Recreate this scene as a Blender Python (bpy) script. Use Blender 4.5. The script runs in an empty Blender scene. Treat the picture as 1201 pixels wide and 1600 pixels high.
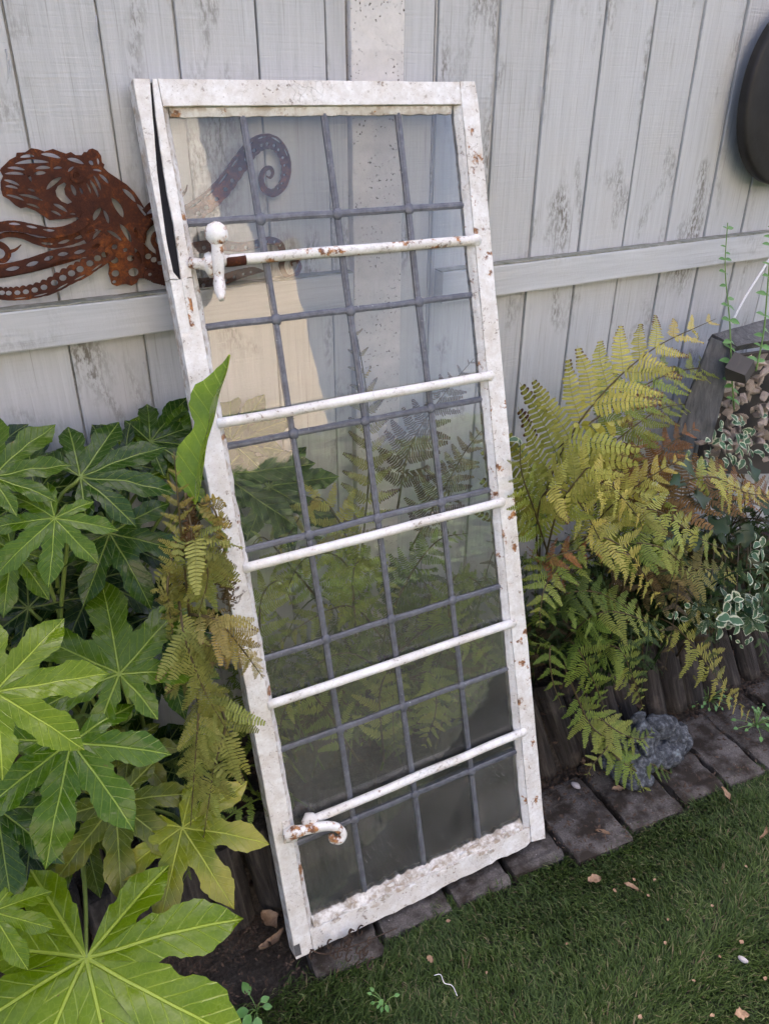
import bpy, bmesh, math, random
import numpy as np
from mathutils import Vector, Matrix, noise
rnd = random.Random(7)
sc = bpy.context.scene
COL = sc.collection
# ---------------------------------------------------------------- camera
RN = np.array([[0.867015, -0.498263, 0.004401], [-0.235678, -0.417847, -0.877417], [0.439023, 0.759696, -0.479709]])
F = 1219.54
CAM = Vector((0, 0, 1.5))
cam = bpy.data.cameras.new('camera')
cam.sensor_fit = 'VERTICAL'; cam.sensor_height = 36.0; cam.lens = 36.0 * F / 1600.0
cam.clip_start = 0.02; cam.clip_end = 400
co = bpy.data.objects.new('camera', cam); COL.objects.link(co)
right, down, fwd = Vector(RN[0]), Vector(RN[1]), Vector(RN[2])
mw = Matrix.Identity(4)
for i in range(3):
    mw[i][0] = right[i]; mw[i][1] = -down[i]; mw[i][2] = -fwd[i]; mw[i][3] = CAM[i]
co.matrix_world = mw
sc.camera = co
CUP = -down
# ---------------------------------------------------------------- world, sun, exposure
SUN_EL, SUN_AZ = math.radians(47), math.radians(16)
w = bpy.data.worlds.new('World'); sc.world = w; w.use_nodes = True
nt = w.node_tree; nt.nodes.clear()
sky = nt.nodes.new('ShaderNodeTexSky'); sky.sky_type = 'NISHITA'; sky.sun_disc = False
sky.sun_elevation = SUN_EL; sky.sun_rotation = SUN_AZ
sky.air_density = 0.5; sky.dust_density = 8.0; sky.ozone_density = 0.2
bg = nt.nodes.new('ShaderNodeBackground'); bg.inputs[1].default_value = 0.14
wo = nt.nodes.new('ShaderNodeOutputWorld')
nt.links.new(sky.outputs[0], bg.inputs[0]); nt.links.new(bg.outputs[0], wo.inputs[0])
sl = bpy.data.lights.new('sun', 'SUN'); sl.energy = 3.2; sl.angle = math.radians(0.6); sl.color = (1.0, 0.94, 0.84)
so = bpy.data.objects.new('sun', sl); COL.objects.link(so)
sdir = Vector((math.sin(SUN_AZ) * math.cos(SUN_EL), math.cos(SUN_AZ) * math.cos(SUN_EL), math.sin(SUN_EL)))
so.rotation_euler = sdir.to_track_quat('Z', 'Y').to_euler(); so.location = (1, 6, 8)
vs = sc.view_settings
vs.view_transform = 'Standard'; vs.look = 'None'; vs.gamma = 1.0; vs.use_curve_mapping = False
vs.exposure = 2.9
vs.use_white_balance = True; vs.white_balance_temperature = 6600; vs.white_balance_tint = 13
cy = sc.cycles; cy.max_bounces = 6; cy.diffuse_bounces = 3; cy.glossy_bounces = 3; cy.transmission_bounces = 4; cy.transparent_max_bounces = 14
cy.caustics_reflective = False; cy.caustics_refractive = False

# ---------------------------------------------------------------- helpers
def ray(px, py):
    q = np.array([(px - 600.5) / F, (py - 800.0) / F, 1.0])
    return Vector(RN.T @ q)
def at(px, py, Y):
    d = ray(px, py); return CAM + d * (Y / d.y)
def atz(px, py, z=0.0):
    d = ray(px, py); return CAM + d * ((z - 1.5) / d.z)
def zdepth(P): return (P - CAM).dot(fwd)
def link(o, parent=None):
    COL.objects.link(o)
    if parent is not None: o.parent = parent
    return o
def empty(name, loc=(0, 0, 0)):
    o = bpy.data.objects.new(name, None); o.location = loc; o.empty_display_size = 0.05
    COL.objects.link(o); return o
def tag(o, label=None, cat=None, group=None, kind=None):
    if label: o['label'] = label
    if cat: o['category'] = cat
    if group: o['group'] = group
    if kind: o['kind'] = kind
    return o
def mesh(name, V, Fc, mat=None, parent=None, smooth=False, uv=None, loc=None):
    m = bpy.data.meshes.new(name)
    m.from_pydata([tuple(v) for v in V], [], Fc)
    if uv is not None:
        l = m.uv_layers.new(name='UVMap')
        idx = np.zeros(len(m.loops), dtype=np.int32); m.loops.foreach_get('vertex_index', idx)
        l.data.foreach_set('uv', np.asarray(uv, dtype=np.float32)[idx].ravel())
    if smooth: m.polygons.foreach_set('use_smooth', [True] * len(m.polygons))
    m.update()
    if mat: m.materials.append(mat)
    o = bpy.data.objects.new(name, m)
    if loc is not None: o.location = loc
    return link(o, parent)
def inst(name, me, parent, M):
    o = bpy.data.objects.new(name, me); o.matrix_local = M
    return link(o, parent)
def catmull(P, n):
    P = [Vector(p) for p in P]
    if len(P) < 2: return P
    Q = [P[0] * 2 - P[1]] + P + [P[-1] * 2 - P[-2]]
    out = []
    segs = len(P) - 1
    for i in range(n + 1):
        t = i / n * segs; k = min(int(t), segs - 1); u = t - k
        a, b, c, d = Q[k], Q[k + 1], Q[k + 2], Q[k + 3]
        out.append(0.5 * ((2 * b) + (c - a) * u + (2 * a - 5 * b + 4 * c - d) * u * u + (3 * b - a - 3 * c + d) * u ** 3))
    return out
def interp(xs, ys, x):
    return float(np.interp(x, xs, ys))
def tube_geo(pts, radii, ns=8, n=None, cap=True, flat=None):
    """swept tube; radii are spread evenly along it"""
    C = catmull(pts, n or max(4, (len(pts) - 1) * 5))
    N = len(C)
    rr = np.interp(np.linspace(0, 1, N), np.linspace(0, 1, len(radii)), radii)
    V, Fc = [], []
    T = (C[1] - C[0]).normalized()
    up = Vector((0, 0, 1)) if abs(T.z) < 0.9 else Vector((1, 0, 0))
    A = (up - T * up.dot(T)).normalized()
    for i in range(N):
        T = (C[min(i + 1, N - 1)] - C[max(i - 1, 0)]).normalized()
        A = (A - T * A.dot(T)).normalized(); B = T.cross(A)
        for k in range(ns):
            a = 2 * math.pi * k / ns
            f2 = flat if flat else 1.0
            V.append(C[i] + (A * math.cos(a) + B * math.sin(a) * f2) * rr[i])
    for i in range(N - 1):
        for k in range(ns):
            k2 = (k + 1) % ns
            Fc.append((i * ns + k, i * ns + k2, (i + 1) * ns + k2, (i + 1) * ns + k))
    if cap:
        Fc.append(tuple(range(ns - 1, -1, -1))); Fc.append(tuple((N - 1) * ns + k for k in range(ns)))
    return V, Fc
def tube(name, pts, radii, mat, parent=None, ns=8, n=None, loc=None, flat=None):
    V, Fc = tube_geo(pts, radii, ns, n, flat=flat)
    return mesh(name, V, Fc, mat, parent, True, loc=loc)
def bevel_box(name, a, b, mat, parent=None, bev=0.002, jit=0.0, loc=None, cuts=0):
    bm = bmesh.new()
    bmesh.ops.create_cube(bm, size=1.0)
    for v in bm.verts:
        for i in range(3): v.co[i] = a[i] + (v.co[i] + 0.5) * (b[i] - a[i])
    if cuts:
        ax = max(range(3), key=lambda i: abs(b[i] - a[i]))
        es = [e for e in bm.edges if abs(e.verts[0].co[ax] - e.verts[1].co[ax]) > 1e-6]
        bmesh.ops.subdivide_edges(bm, edges=es, cuts=cuts)
    if bev:
        es = [e for e in bm.edges if len(e.link_faces) == 2 and e.calc_face_angle(0) > 0.5]
        bmesh.ops.bevel(bm, geom=es, offset=bev, segments=2, profile=0.6, affect='EDGES')
    if jit:
        for v in bm.verts:
            v.co += Vector(noise.noise_vector(v.co * 60 + Vector((a[0] * 91, a[1] * 37, a[2] * 53)))) * jit
    m = bpy.data.meshes.new(name); bm.to_mesh(m); bm.free()
    if mat: m.materials.append(mat)
    o = bpy.data.objects.new(name, m)
    if loc is not None: o.location = loc
    return link(o, parent)

# ---------------------------------------------------------------- materials
class MT:
    def __init__(s, name, rough=0.7, spec=0.4):
        s.m = bpy.data.materials.new(name); s.m.use_nodes = True
        s.t = s.m.node_tree; s.b = s.t.nodes['Principled BSDF']; s.out = s.t.nodes['Material Output']
        s.set('Roughness', rough); s.set('Specular IOR Level', spec)
    def n(s, typ, **k):
        nd = s.t.nodes.new('ShaderNode' + typ)
        for a, v in k.items(): setattr(nd, a, v)
        return nd
    def l(s, a, b): s.t.links.new(a, b)
    def set(s, k, v):
        if hasattr(v, 'is_linked') or isinstance(v, bpy.types.NodeSocket): s.l(v, s.b.inputs[k])
        else: s.b.inputs[k].default_value = v
    def put(s, sock, v):
        if isinstance(v, bpy.types.NodeSocket): s.l(v, sock)
        elif isinstance(v, tuple) and len(v) == 3 and sock.type == 'RGBA': sock.default_value = (*v, 1)
        else: sock.default_value = v
    def obj(s): return s.n('TexCoord').outputs['Object']
    def gen(s, o='Object'): return s.n('TexCoord').outputs[o]
    def map(s, v, scale=(1, 1, 1), loc=(0, 0, 0)):
        m = s.n('Mapping'); s.l(v, m.inputs[0]); s.put(m.inputs['Scale'], scale); s.put(m.inputs['Location'], loc); return m.outputs[0]
    def noise(s, v, scale, detail=4, rough=0.6, dist=0.0):
        q = s.n('TexNoise'); s.l(v, q.inputs['Vector']); q.inputs['Scale'].default_value = scale
        q.inputs['Detail'].default_value = detail; q.inputs['Roughness'].default_value = rough; q.inputs['Distortion'].default_value = dist
        return q.outputs[0]
    def vor(s, v, scale, feature='F1', out=0):
        q = s.n('TexVoronoi', feature=feature); s.l(v, q.inputs['Vector']); q.inputs['Scale'].default_value = scale
        return q.outputs[out]
    def ramp(s, f, stops):
        r = s.n('ValToRGB'); s.l(f, r.inputs[0]); e = r.color_ramp.elements
        while len(e) < len(stops): e.new(0.5)
        for i, (p, c) in enumerate(stops):
            e[i].position = p; e[i].color = (c, c, c, 1) if isinstance(c, (int, float)) else (*c, 1)
        return r.outputs[0]
    def math(s, op, a, b=0.0, c=None):
        q = s.n('Math', operation=op); s.put(q.inputs[0], a); s.put(q.inputs[1], b)
        if c is not None: s.put(q.inputs[2], c)
        return q.outputs[0]
    def mix(s, f, a, b, mode='MIX'):
        q = s.n('Mix', data_type='RGBA', blend_type=mode); s.put(q.inputs[0], f); s.put(q.inputs[6], a); s.put(q.inputs[7], b)
        return q.outputs[2]
    def sep(s, v):
        q = s.n('SeparateXYZ'); s.l(v, q.inputs[0]); return q.outputs
    def bump(s, h, dist=0.002, strength=0.6, nrm=None):
        q = s.n('Bump'); s.l(h, q.inputs['Height']); q.inputs['Distance'].default_value = dist; q.inputs['Strength'].default_value = strength
        if nrm: s.l(nrm, q.inputs['Normal'])
        s.l(q.outputs[0], s.b.inputs['Normal']); return q.outputs[0]
    def rand(s): return s.n('ObjectInfo').outputs['Random']
    def offs(s, v, k=37.0):
        r = s.math('MULTIPLY', s.rand(), k)
        q = s.n('VectorMath', operation='ADD'); s.l(v, q.inputs[0]); s.l(r, q.inputs[1]); return q.outputs[0]
    def base(s, c): s.set('Base Color', c if isinstance(c, bpy.types.NodeSocket) else (*c, 1))
    def translucent(s, col, f):
        t = s.n('BsdfTranslucent'); s.put(t.inputs[0], col); x = s.n('MixShader'); s.put(x.inputs[0], f)
        s.l(s.b.outputs[0], x.inputs[1]); s.l(t.outputs[0], x.inputs[2]); s.l(x.outputs[0], s.out.inputs[0])

def m_fence(name, ax, col, stain=0.5):
    """grey painted sawn timber; grain runs along axis ax"""
    M = MT(name, 0.75, 0.25); v = M.offs(M.obj(), 19.0)
    g = [38, 38, 38]; g[ax] = 1.6
    s = [9, 9, 9]; s[ax] = 260 if ax == 2 else 2
    grain = M.noise(M.map(v, tuple(g)), 3.0, 6, 0.65, 0.4)
    saw = M.noise(M.map(v, tuple(s)), 1.0, 2, 0.5)
    blot = M.noise(v, 5.0, 5, 0.7)
    kn = M.noise(M.map(v, (9, 9, 3.5) if ax == 2 else (3.5, 9, 9)), 1.0, 3, 0.55, 0.8)
    pit = M.noise(M.map(v, (160, 160, 60)), 1.0, 3, 0.7)
    c = M.mix(M.ramp(grain, [(0.3, 0.0), (0.75, 1.0)]), tuple(x * 0.86 for x in col), tuple(x * 1.05 for x in col))
    c = M.mix(M.math('MULTIPLY', M.ramp(blot, [(0.45, 0.0), (0.75, 1.0)]), 0.35), c, (0.46, 0.45, 0.42))
    k2 = M.math('MULTIPLY', M.ramp(kn, [(0.54, 0.0), (0.70, 1.0)]), M.ramp(pit, [(0.42, 0.0), (0.58, 1.0)]))
    c = M.mix(M.math('MULTIPLY', k2, stain), c, (0.16, 0.15, 0.13))
    hair = M.noise(M.map(v, (300, 300, 5) if ax == 2 else (5, 300, 300)), 1.0, 2, 0.6)
    c = M.mix(M.math('MULTIPLY', M.ramp(hair, [(0.62, 0.0), (0.72, 1.0)]), 0.34 * stain + 0.08), c, (0.2, 0.19, 0.17))
    bv = M.math('MULTIPLY_ADD', M.rand(), 0.12, 0.94)
    hsv = M.n('HueSaturation'); M.l(c, hsv.inputs['Color']); M.l(bv, hsv.inputs['Value']); M.base(hsv.outputs[0])
    h = M.math('ADD', M.math('MULTIPLY', grain, 0.6), M.math('ADD', M.math('MULTIPLY', saw, 0.55), M.math('MULTIPLY', pit, 0.25)))
    M.bump(h, 0.0022, 0.75); return M.m
FC = (0.50, 0.515, 0.53)
M_board = m_fence('fence_paint_board', 2, FC, 0.95)
M_rail = m_fence('fence_paint_rail', 0, FC, 0.35)
def m_railtop():
    M = MT('mossy_rail_top', 0.9, 0.1); v = M.obj(); n = M.noise(v, 40, 5, 0.7)
    M.base(M.ramp(n, [(0.3, (0.15, 0.16, 0.11)), (0.55, (0.27, 0.27, 0.23)), (0.75, (0.4, 0.4, 0.38))])); M.bump(n, 0.004, 0.8); return M.m
M_railtop = m_railtop()
def m_post():
    M = MT('painted_concrete', 0.85, 0.2); v = M.obj()
    n = M.noise(v, 30, 6, 0.7); pit = M.noise(v, 190, 2, 0.5)
    band = M.noise(M.map(v, (0.3, 0.3, 9)), 1.0, 2)
    c = M.mix(M.ramp(n, [(0.35, 0.0), (0.7, 1.0)]), (0.56, 0.55, 0.54), (0.66, 0.64, 0.62))
    f = M.math('MULTIPLY', M.ramp(pit, [(0.64, 0.0), (0.7, 1.0)]), M.ramp(M.noise(v, 22, 3), [(0.42, 0.0), (0.55, 1.0)]))
    c = M.mix(f, c, (0.14, 0.12, 0.1))
    c = M.mix(M.math('MULTIPLY', M.ramp(band, [(0.5, 0.0), (0.53, 1.0)]), 0.12), c, (0.3, 0.27, 0.25))
    M.base(c); M.bump(M.math('SUBTRACT', n, M.math('MULTIPLY', f, 0.8)), 0.004, 0.8); return M.m
M_post = m_post()
M_dark = (lambda M: (M.base((0.075, 0.07, 0.066)), M.m)[1])(MT('dark_timber', 0.9, 0.1))
def m_white(name, rustamt, edge=True):
    """old white gloss paint: crazed, chipped, rust and grime showing"""
    M = MT(name, 0.42, 0.45); v = M.offs(M.obj(), 11.0)
    n = M.noise(v, 14, 6, 0.7); f = M.noise(v, 120, 4, 0.65); cr = M.vor(M.map(v, (1, 1, 1)), 75, 'DISTANCE_TO_EDGE')
    wv = M.n('VectorMath', operation='ADD'); M.l(v, wv.inputs[0])
    sc_ = M.n('VectorMath', operation='SCALE'); q = M.n('TexNoise'); M.l(v, q.inputs['Vector']); q.inputs['Scale'].default_value = 60
    M.l(q.outputs[1], sc_.inputs[0]); sc_.inputs['Scale'].default_value = 0.02; M.l(sc_.outputs[0], wv.inputs[1])
    cr = M.vor(wv.outputs[0], 62, 'DISTANCE_TO_EDGE')
    crack = M.math('MULTIPLY', M.ramp(cr, [(0.0, 1.0), (0.03, 0.0)]), M.ramp(M.noise(v, 11, 3), [(0.52, 0.0), (0.68, 0.8)]))
    c = M.mix(M.ramp(f, [(0.35, 0.0), (0.7, 1.0)]), (0.70, 0.69, 0.66), (0.82, 0.82, 0.81))
    c = M.mix(M.math('MULTIPLY', M.ramp(n, [(0.42, 0.0), (0.72, 1.0)]), 0.6), c, (0.50, 0.44, 0.36))
    c = M.mix(M.math('MULTIPLY', crack, 0.75), c, (0.2, 0.17, 0.14))
    chip = M.math('MULTIPLY', M.ramp(f, [(0.58, 0.0), (0.62, 1.0)]), M.ramp(n, [(0.5, 0.0), (0.6, 1.0)]))
    c = M.mix(M.math('MULTIPLY', chip, 0.8), c, (0.24, 0.18, 0.13))
    spk = M.ramp(M.noise(v, 300, 3), [(0.64, 0.0), (0.70, 1.0)])
    c = M.mix(M.math('MULTIPLY', spk, 0.5), c, (0.2, 0.16, 0.13))
    if rustamt:
        r = M.noise(v, 26, 5, 0.7)
        a = 0.72 - 0.22 * rustamt
        c = M.mix(M.ramp(r, [(a, 0.0), (a + 0.05, 1.0)]), c, M.mix(M.ramp(f, [(0.4, 0.0), (0.6, 1.0)]), (0.42, 0.19, 0.06), (0.13, 0.05, 0.025)))
    if edge:
        g = M.n('NewGeometry'); pt = M.ramp(g.outputs['Pointiness'], [(0.52, 0.0), (0.6, 1.0)])
        ef = M.math('MULTIPLY', pt, M.ramp(M.noise(v, 55, 4), [(0.45, 0.0), (0.6, 1.0)]))
        c = M.mix(M.math('MULTIPLY', ef, 0.75), c, (0.3, 0.21, 0.13))
    M.base(c)
    M.set('Roughness', M.ramp(n, [(0.3, 0.35), (0.8, 0.75)]))
    M.bump(M.math('SUBTRACT', M.math('ADD', M.math('MULTIPLY', f, 0.4), M.math('MULTIPLY', n, 0.5)), M.math('ADD', M.math('MULTIPLY', crack, 0.5), M.math('MULTIPLY', chip, 0.5))), 0.0022, 0.8)
    return M.m
M_paint = m_white('old_white_paint', 0.0)
M_paint_r = m_white('old_white_paint_rusty', 0.55)
M_rod = m_white('white_bar_paint', 0.3, False)
M_iron = m_white('white_iron_paint_rusty', 0.8, False)
M_iron2 = m_white('white_iron_rust_runs', 1.15, False)
def m_putty():
    M = MT('cracked_putty', 0.9, 0.15); v = M.obj(); n = M.noise(v, 45, 6, 0.75); s = M.noise(M.map(v, (120, 12, 120)), 1, 4)
    M.base(M.mix(M.ramp(n, [(0.42, 0.0), (0.6, 1.0)]), (0.36, 0.31, 0.25), (0.74, 0.72, 0.68))); M.bump(M.math('ADD', n, s), 0.004, 0.9); return M.m
M_putty = m_putty()
def m_lead():
    M = MT('lead', 0.5, 0.5); v = M.offs(M.obj(), 9); n = M.noise(v, 70, 5, 0.7)
    c = M.ramp(n, [(0.3, (0.075, 0.08, 0.098)), (0.6, (0.155, 0.163, 0.19)), (0.8, (0.27, 0.275, 0.29))])
    spk = M.ramp(M.noise(v, 260, 2), [(0.68, 0.0), (0.73, 1.0)])
    c = M.mix(M.math('MULTIPLY', spk, M.ramp(M.noise(v, 17, 3), [(0.45, 0.0), (0.6, 1.0)])), c, (0.62, 0.62, 0.6))
    M.base(c); M.set('Metallic', 0.35); M.set('Roughness', M.ramp(n, [(0.3, 0.42), (0.8, 0.7)])); M.bump(n, 0.0016, 0.7); return M.m
M_lead = m_lead()
M_black = (lambda M: (M.base((0.016, 0.016, 0.020)), M.m)[1])(MT('black_filler', 0.8, 0.12))
def m_glass():
    M = MT('old_glass', 0.0)
    t = M.t; t.nodes.remove(M.b)
    v = M.offs(M.obj(), 5)
    fr = M.n('Fresnel'); fr.inputs[0].default_value = 1.52
    bp = M.n('Bump'); bp.inputs['Distance'].default_value = 0.0012; bp.inputs['Strength'].default_value = 0.22
    M.l(M.noise(v, 9, 2), bp.inputs['Height'])
    tr = M.n('BsdfTransparent'); tr.inputs[0].default_value = (0.97, 0.975, 0.965, 1)
    gl = M.n('BsdfGlossy'); gl.inputs['Roughness'].default_value = 0.015; M.l(bp.outputs[0], gl.inputs['Normal']); M.l(bp.outputs[0], fr.inputs['Normal'])
    mx = M.n('MixShader'); M.l(fr.outputs[0], mx.inputs[0]); M.l(tr.outputs[0], mx.inputs[1]); M.l(gl.outputs[0], mx.inputs[2])
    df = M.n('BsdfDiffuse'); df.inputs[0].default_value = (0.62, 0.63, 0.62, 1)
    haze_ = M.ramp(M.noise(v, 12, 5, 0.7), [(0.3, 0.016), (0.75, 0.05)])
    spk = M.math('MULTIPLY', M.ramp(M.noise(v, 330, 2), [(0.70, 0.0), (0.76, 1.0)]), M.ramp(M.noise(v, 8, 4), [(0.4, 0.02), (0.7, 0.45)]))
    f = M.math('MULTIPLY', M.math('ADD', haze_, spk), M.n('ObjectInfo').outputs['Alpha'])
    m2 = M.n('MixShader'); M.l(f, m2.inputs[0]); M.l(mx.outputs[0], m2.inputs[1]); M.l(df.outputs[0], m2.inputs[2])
    M.l(m2.outputs[0], M.out.inputs[0]); return M.m
M_glass = m_glass()
def m_rust():
    M = MT('rusted_steel', 0.85, 0.2); v = M.gen('Object'); n = M.noise(v, 11, 5, 0.75); f = M.noise(v, 330, 3, 0.8); g = M.noise(v, 60, 4, 0.7)
    a = M.math('ADD', M.math('MULTIPLY', n, 0.55), M.math('ADD', M.math('MULTIPLY', f, 0.32), M.math('MULTIPLY', g, 0.2)))
    M.base(M.ramp(a, [(0.42, (0.034, 0.013, 0.010)), (0.54, (0.065, 0.022, 0.013)), (0.61, (0.15, 0.046, 0.014)), (0.70, (0.32, 0.11, 0.024))])); M.bump(f, 0.001, 0.7); return M.m
M_rust = m_rust()
def m_leaf():
    M = MT('fatsia_leaf', 0.33, 0.27); uv = M.n('UVMap').outputs[0]; s = M.sep(uv); oi = M.n('ObjectInfo')
    a = M.math('ABSOLUTE', s[0]); t = s[1]
    wid = M.math('MULTIPLY_ADD', t, -0.008, 0.0135)
    mid = M.math('SUBTRACT', 1.0, M.math('SMOOTHSTEP', a, 0.0) if False else M.math('MINIMUM', M.math('DIVIDE', a, wid), 1.0))
    mid = M.math('MINIMUM', M.math('MULTIPLY', mid, 2.2), 1.0)
    c = M.math('SUBTRACT', t, M.math('MULTIPLY', a, 1.25))
    wob = M.math('MULTIPLY', M.noise(M.obj(), 14, 2), 0.05)
    fr = M.math('FRACT', M.math('DIVIDE', M.math('ADD', c, wob), 0.105))
    dv = M.math('ABSOLUTE', M.math('SUBTRACT', fr, 0.5))
    side = M.math('SUBTRACT', 1.0, M.math('MINIMUM', M.math('DIVIDE', dv, 0.075), 1.0))
    side = M.math('MULTIPLY', side, 0.62)
    ret = M.vor(M.obj(), 95, 'DISTANCE_TO_EDGE'); rl = M.math('MULTIPLY', M.ramp(ret, [(0.0, 1.0), (0.08, 0.0)]), 0.13)
    vein = M.math('MAXIMUM', M.math('MAXIMUM', mid, side), rl)
    n = M.noise(M.obj(), 16, 4)
    base = M.mix(M.ramp(n, [(0.35, 0.0), (0.7, 1.0)]), oi.outputs['Color'], M.mix(1.0, oi.outputs['Color'], (1.35, 1.2, 0.9), 'MULTIPLY'))
    yl = M.math('MULTIPLY', oi.outputs['Alpha'], M.ramp(M.math('ADD', M.math('ADD', t, M.math('MULTIPLY', a, 1.2)), M.math('MULTIPLY', n, 0.5)), [(0.75, 0.0), (1.15, 1.0)]))
    base = M.mix(yl, base, (0.33, 0.30, 0.05))
    vc = M.mix(0.5, M.mix(1.0, oi.outputs['Color'], (3.2, 2.6, 4.0), 'MULTIPLY'), (0.30, 0.36, 0.09))
    big = M.noise(M.offs(M.obj(), 9), 7, 3)
    base = M.mix(M.ramp(big, [(0.35, 0.0), (0.65, 0.6)]), base, M.mix(1.0, base, (0.55, 0.62, 0.7), 'MULTIPLY'))
    col = M.mix(M.math('MULTIPLY', vein, 0.85), base, vc)
    spot = M.math('MULTIPLY', M.ramp(M.noise(M.offs(M.obj(), 5), 55, 4, 0.7), [(0.68, 0.0), (0.72, 1.0)]), 0.7)
    col = M.mix(spot, col, (0.10, 0.07, 0.02))
    M.base(col); M.bump(M.math('SUBTRACT', M.math('MULTIPLY', n, 0.8), M.math('MAXIMUM', M.math('MULTIPLY', mid, 0.5), M.math('MULTIPLY', side, 0.22))), 0.006, 0.7)
    M.set('Roughness', M.ramp(n, [(0.3, 0.10), (0.55, 0.26), (0.75, 0.45)]))
    M.translucent(M.mix(1.0, col, (1.5, 1.5, 0.6), 'MULTIPLY'), 0.16); return M.m
M_leaf = m_leaf()
def m_stem(name, c, r=0.5):
    M = MT(name, r, 0.3); n = M.noise(M.obj(), 60, 4); M.base(M.mix(n, tuple(x * 0.8 for x in c), tuple(x * 1.2 for x in c))); return M.m
M_petiole = m_stem('petiole_green', (0.16, 0.22, 0.05))
M_rachis = m_stem('rachis_brown', (0.075, 0.055, 0.022))
M_woodstem = m_stem('woody_stem', (0.11, 0.09, 0.06), 0.8)
M_weedstem = m_stem('weed_stem', (0.13, 0.23, 0.06))
def m_fern():
    M = MT('fern_pinna', 0.55, 0.3); oi = M.n('ObjectInfo'); uv = M.n('UVMap').outputs[0]; s = M.sep(uv)
    n = M.noise(M.obj(), 60, 3); n2 = M.noise(M.offs(M.obj(), 30), 28, 4)
    c = M.mix(M.ramp(n, [(0.3, 0.0), (0.7, 1.0)]), M.mix(1.0, oi.outputs['Color'], (0.78, 0.8, 0.8), 'MULTIPLY'), M.mix(1.0, oi.outputs['Color'], (1.3, 1.2, 1.0), 'MULTIPLY'))
    d = M.math('ADD', M.math('MULTIPLY', s[0], 0.55), M.math('ADD', M.math('MULTIPLY', s[1], 0.35), M.math('MULTIPLY', n2, 0.9)))
    dn = M.math('ADD', d, M.math('MULTIPLY', oi.outputs['Alpha'], 0.75))
    c = M.mix(M.ramp(dn, [(1.30, 0.0), (1.5, 1.0)]) if False else M.math('MINIMUM', M.math('MAXIMUM', M.math('MULTIPLY', M.math('SUBTRACT', dn, 1.32), 6.0), 0.0), 1.0), c, (0.085, 0.035, 0.02))
    mid = M.math('SUBTRACT', 1.0, M.math('MINIMUM', M.math('DIVIDE', M.math('ABSOLUTE', M.math('SUBTRACT', s[1], 0.0)), 0.10), 1.0))
    c = M.mix(M.math('MULTIPLY', mid, 0.5), c, M.mix(1.0, c, (0.45, 0.45, 0.4), 'MULTIPLY'))
    M.base(c); M.bump(n, 0.002, 0.4); M.translucent(M.mix(1.0, c, (1.3, 1.3, 0.7), 'MULTIPLY'), 0.28); return M.m
M_fern = m_fern()
def m_ivy(name, green, edge):
    M = MT(name, 0.42, 0.4); s = M.sep(M.n('UVMap').outputs[0]); v = M.offs(M.obj(), 9)
    n = M.noise(v, 2.2, 4); e = M.math('ADD', s[0], M.math('MULTIPLY_ADD', n, 1.9, -0.95))
    g = M.mix(M.noise(v, 60, 3), green, tuple(x * 1.7 for x in green))
    M.base(M.mix(M.math('MINIMUM', M.math('MAXIMUM', M.math('MULTIPLY', M.math('SUBTRACT', e, 0.66), 9.0), 0.0), 1.0), g, edge)); return M.m
M_ivyv = m_ivy('variegated_leaf', (0.028, 0.075, 0.032), (0.44, 0.47, 0.33))
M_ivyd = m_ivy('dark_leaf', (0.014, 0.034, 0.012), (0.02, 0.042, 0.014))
M_weedleaf = m_ivy('weed_leaf', (0.055, 0.14, 0.03), (0.09, 0.2, 0.05))
def m_log():
    M = MT('weathered_log', 0.9, 0.15); v = M.offs(M.obj(), 13); g = M.noise(M.map(v, (70, 70, 6)), 1.0, 6, 0.7, 0.5); n = M.noise(v, 14, 5)
    c = M.ramp(g, [(0.3, (0.014, 0.012, 0.011)), (0.52, (0.042, 0.037, 0.034)), (0.75, (0.11, 0.096, 0.085))])
    c = M.mix(M.math('MULTIPLY', M.ramp(n, [(0.55, 0.0), (0.75, 1.0)]), 0.6), c, (0.16, 0.13, 0.11))
    M.base(c); M.bump(M.math('ADD', g, M.math('MULTIPLY', n, 0.5)), 0.006, 0.9); return M.m
M_log = m_log()
def m_soil():
    M = MT('soil', 0.95, 0.1); v = M.obj(); n = M.noise(v, 22, 8, 0.75); f = M.noise(v, 160, 5, 0.75)
    M.base(M.ramp(M.math('ADD', M.math('MULTIPLY', n, 0.5), M.math('MULTIPLY', f, 0.5)), [(0.35, (0.024, 0.020, 0.017)), (0.52, (0.065, 0.055, 0.047)), (0.70, (0.14, 0.122, 0.108))])); M.bump(M.math('ADD', n, f), 0.012, 0.9); return M.m
M_soil = m_soil()
def m_paver():
    M = MT('concrete_paver', 0.95, 0.12); v = M.offs(M.obj(), 17); n = M.noise(v, 9, 6, 0.7); f = M.noise(v, 260, 4, 0.8); st = M.vor(v, 110)
    c = M.ramp(n, [(0.3, (0.045, 0.041, 0.038)), (0.7, (0.11, 0.099, 0.092))])
    c = M.mix(M.math('MULTIPLY', M.ramp(f, [(0.4, 0.0), (0.65, 1.0)]), 0.5), c, (0.22, 0.2, 0.19))
    c = M.mix(M.math('MULTIPLY', M.ramp(st, [(0.10, 1.0), (0.17, 0.0)]), M.ramp(M.noise(v, 60, 2), [(0.5, 0.0), (0.6, 0.6)])), c, (0.42, 0.4, 0.37))
    c = M.mix(M.ramp(M.noise(v, 16, 5), [(0.42, 0.0), (0.60, 0.95)]), c, (0.030, 0.024, 0.019))
    M.base(c); M.bump(M.math('ADD', f, n), 0.003, 0.8); return M.m
M_paver = m_paver()
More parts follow.
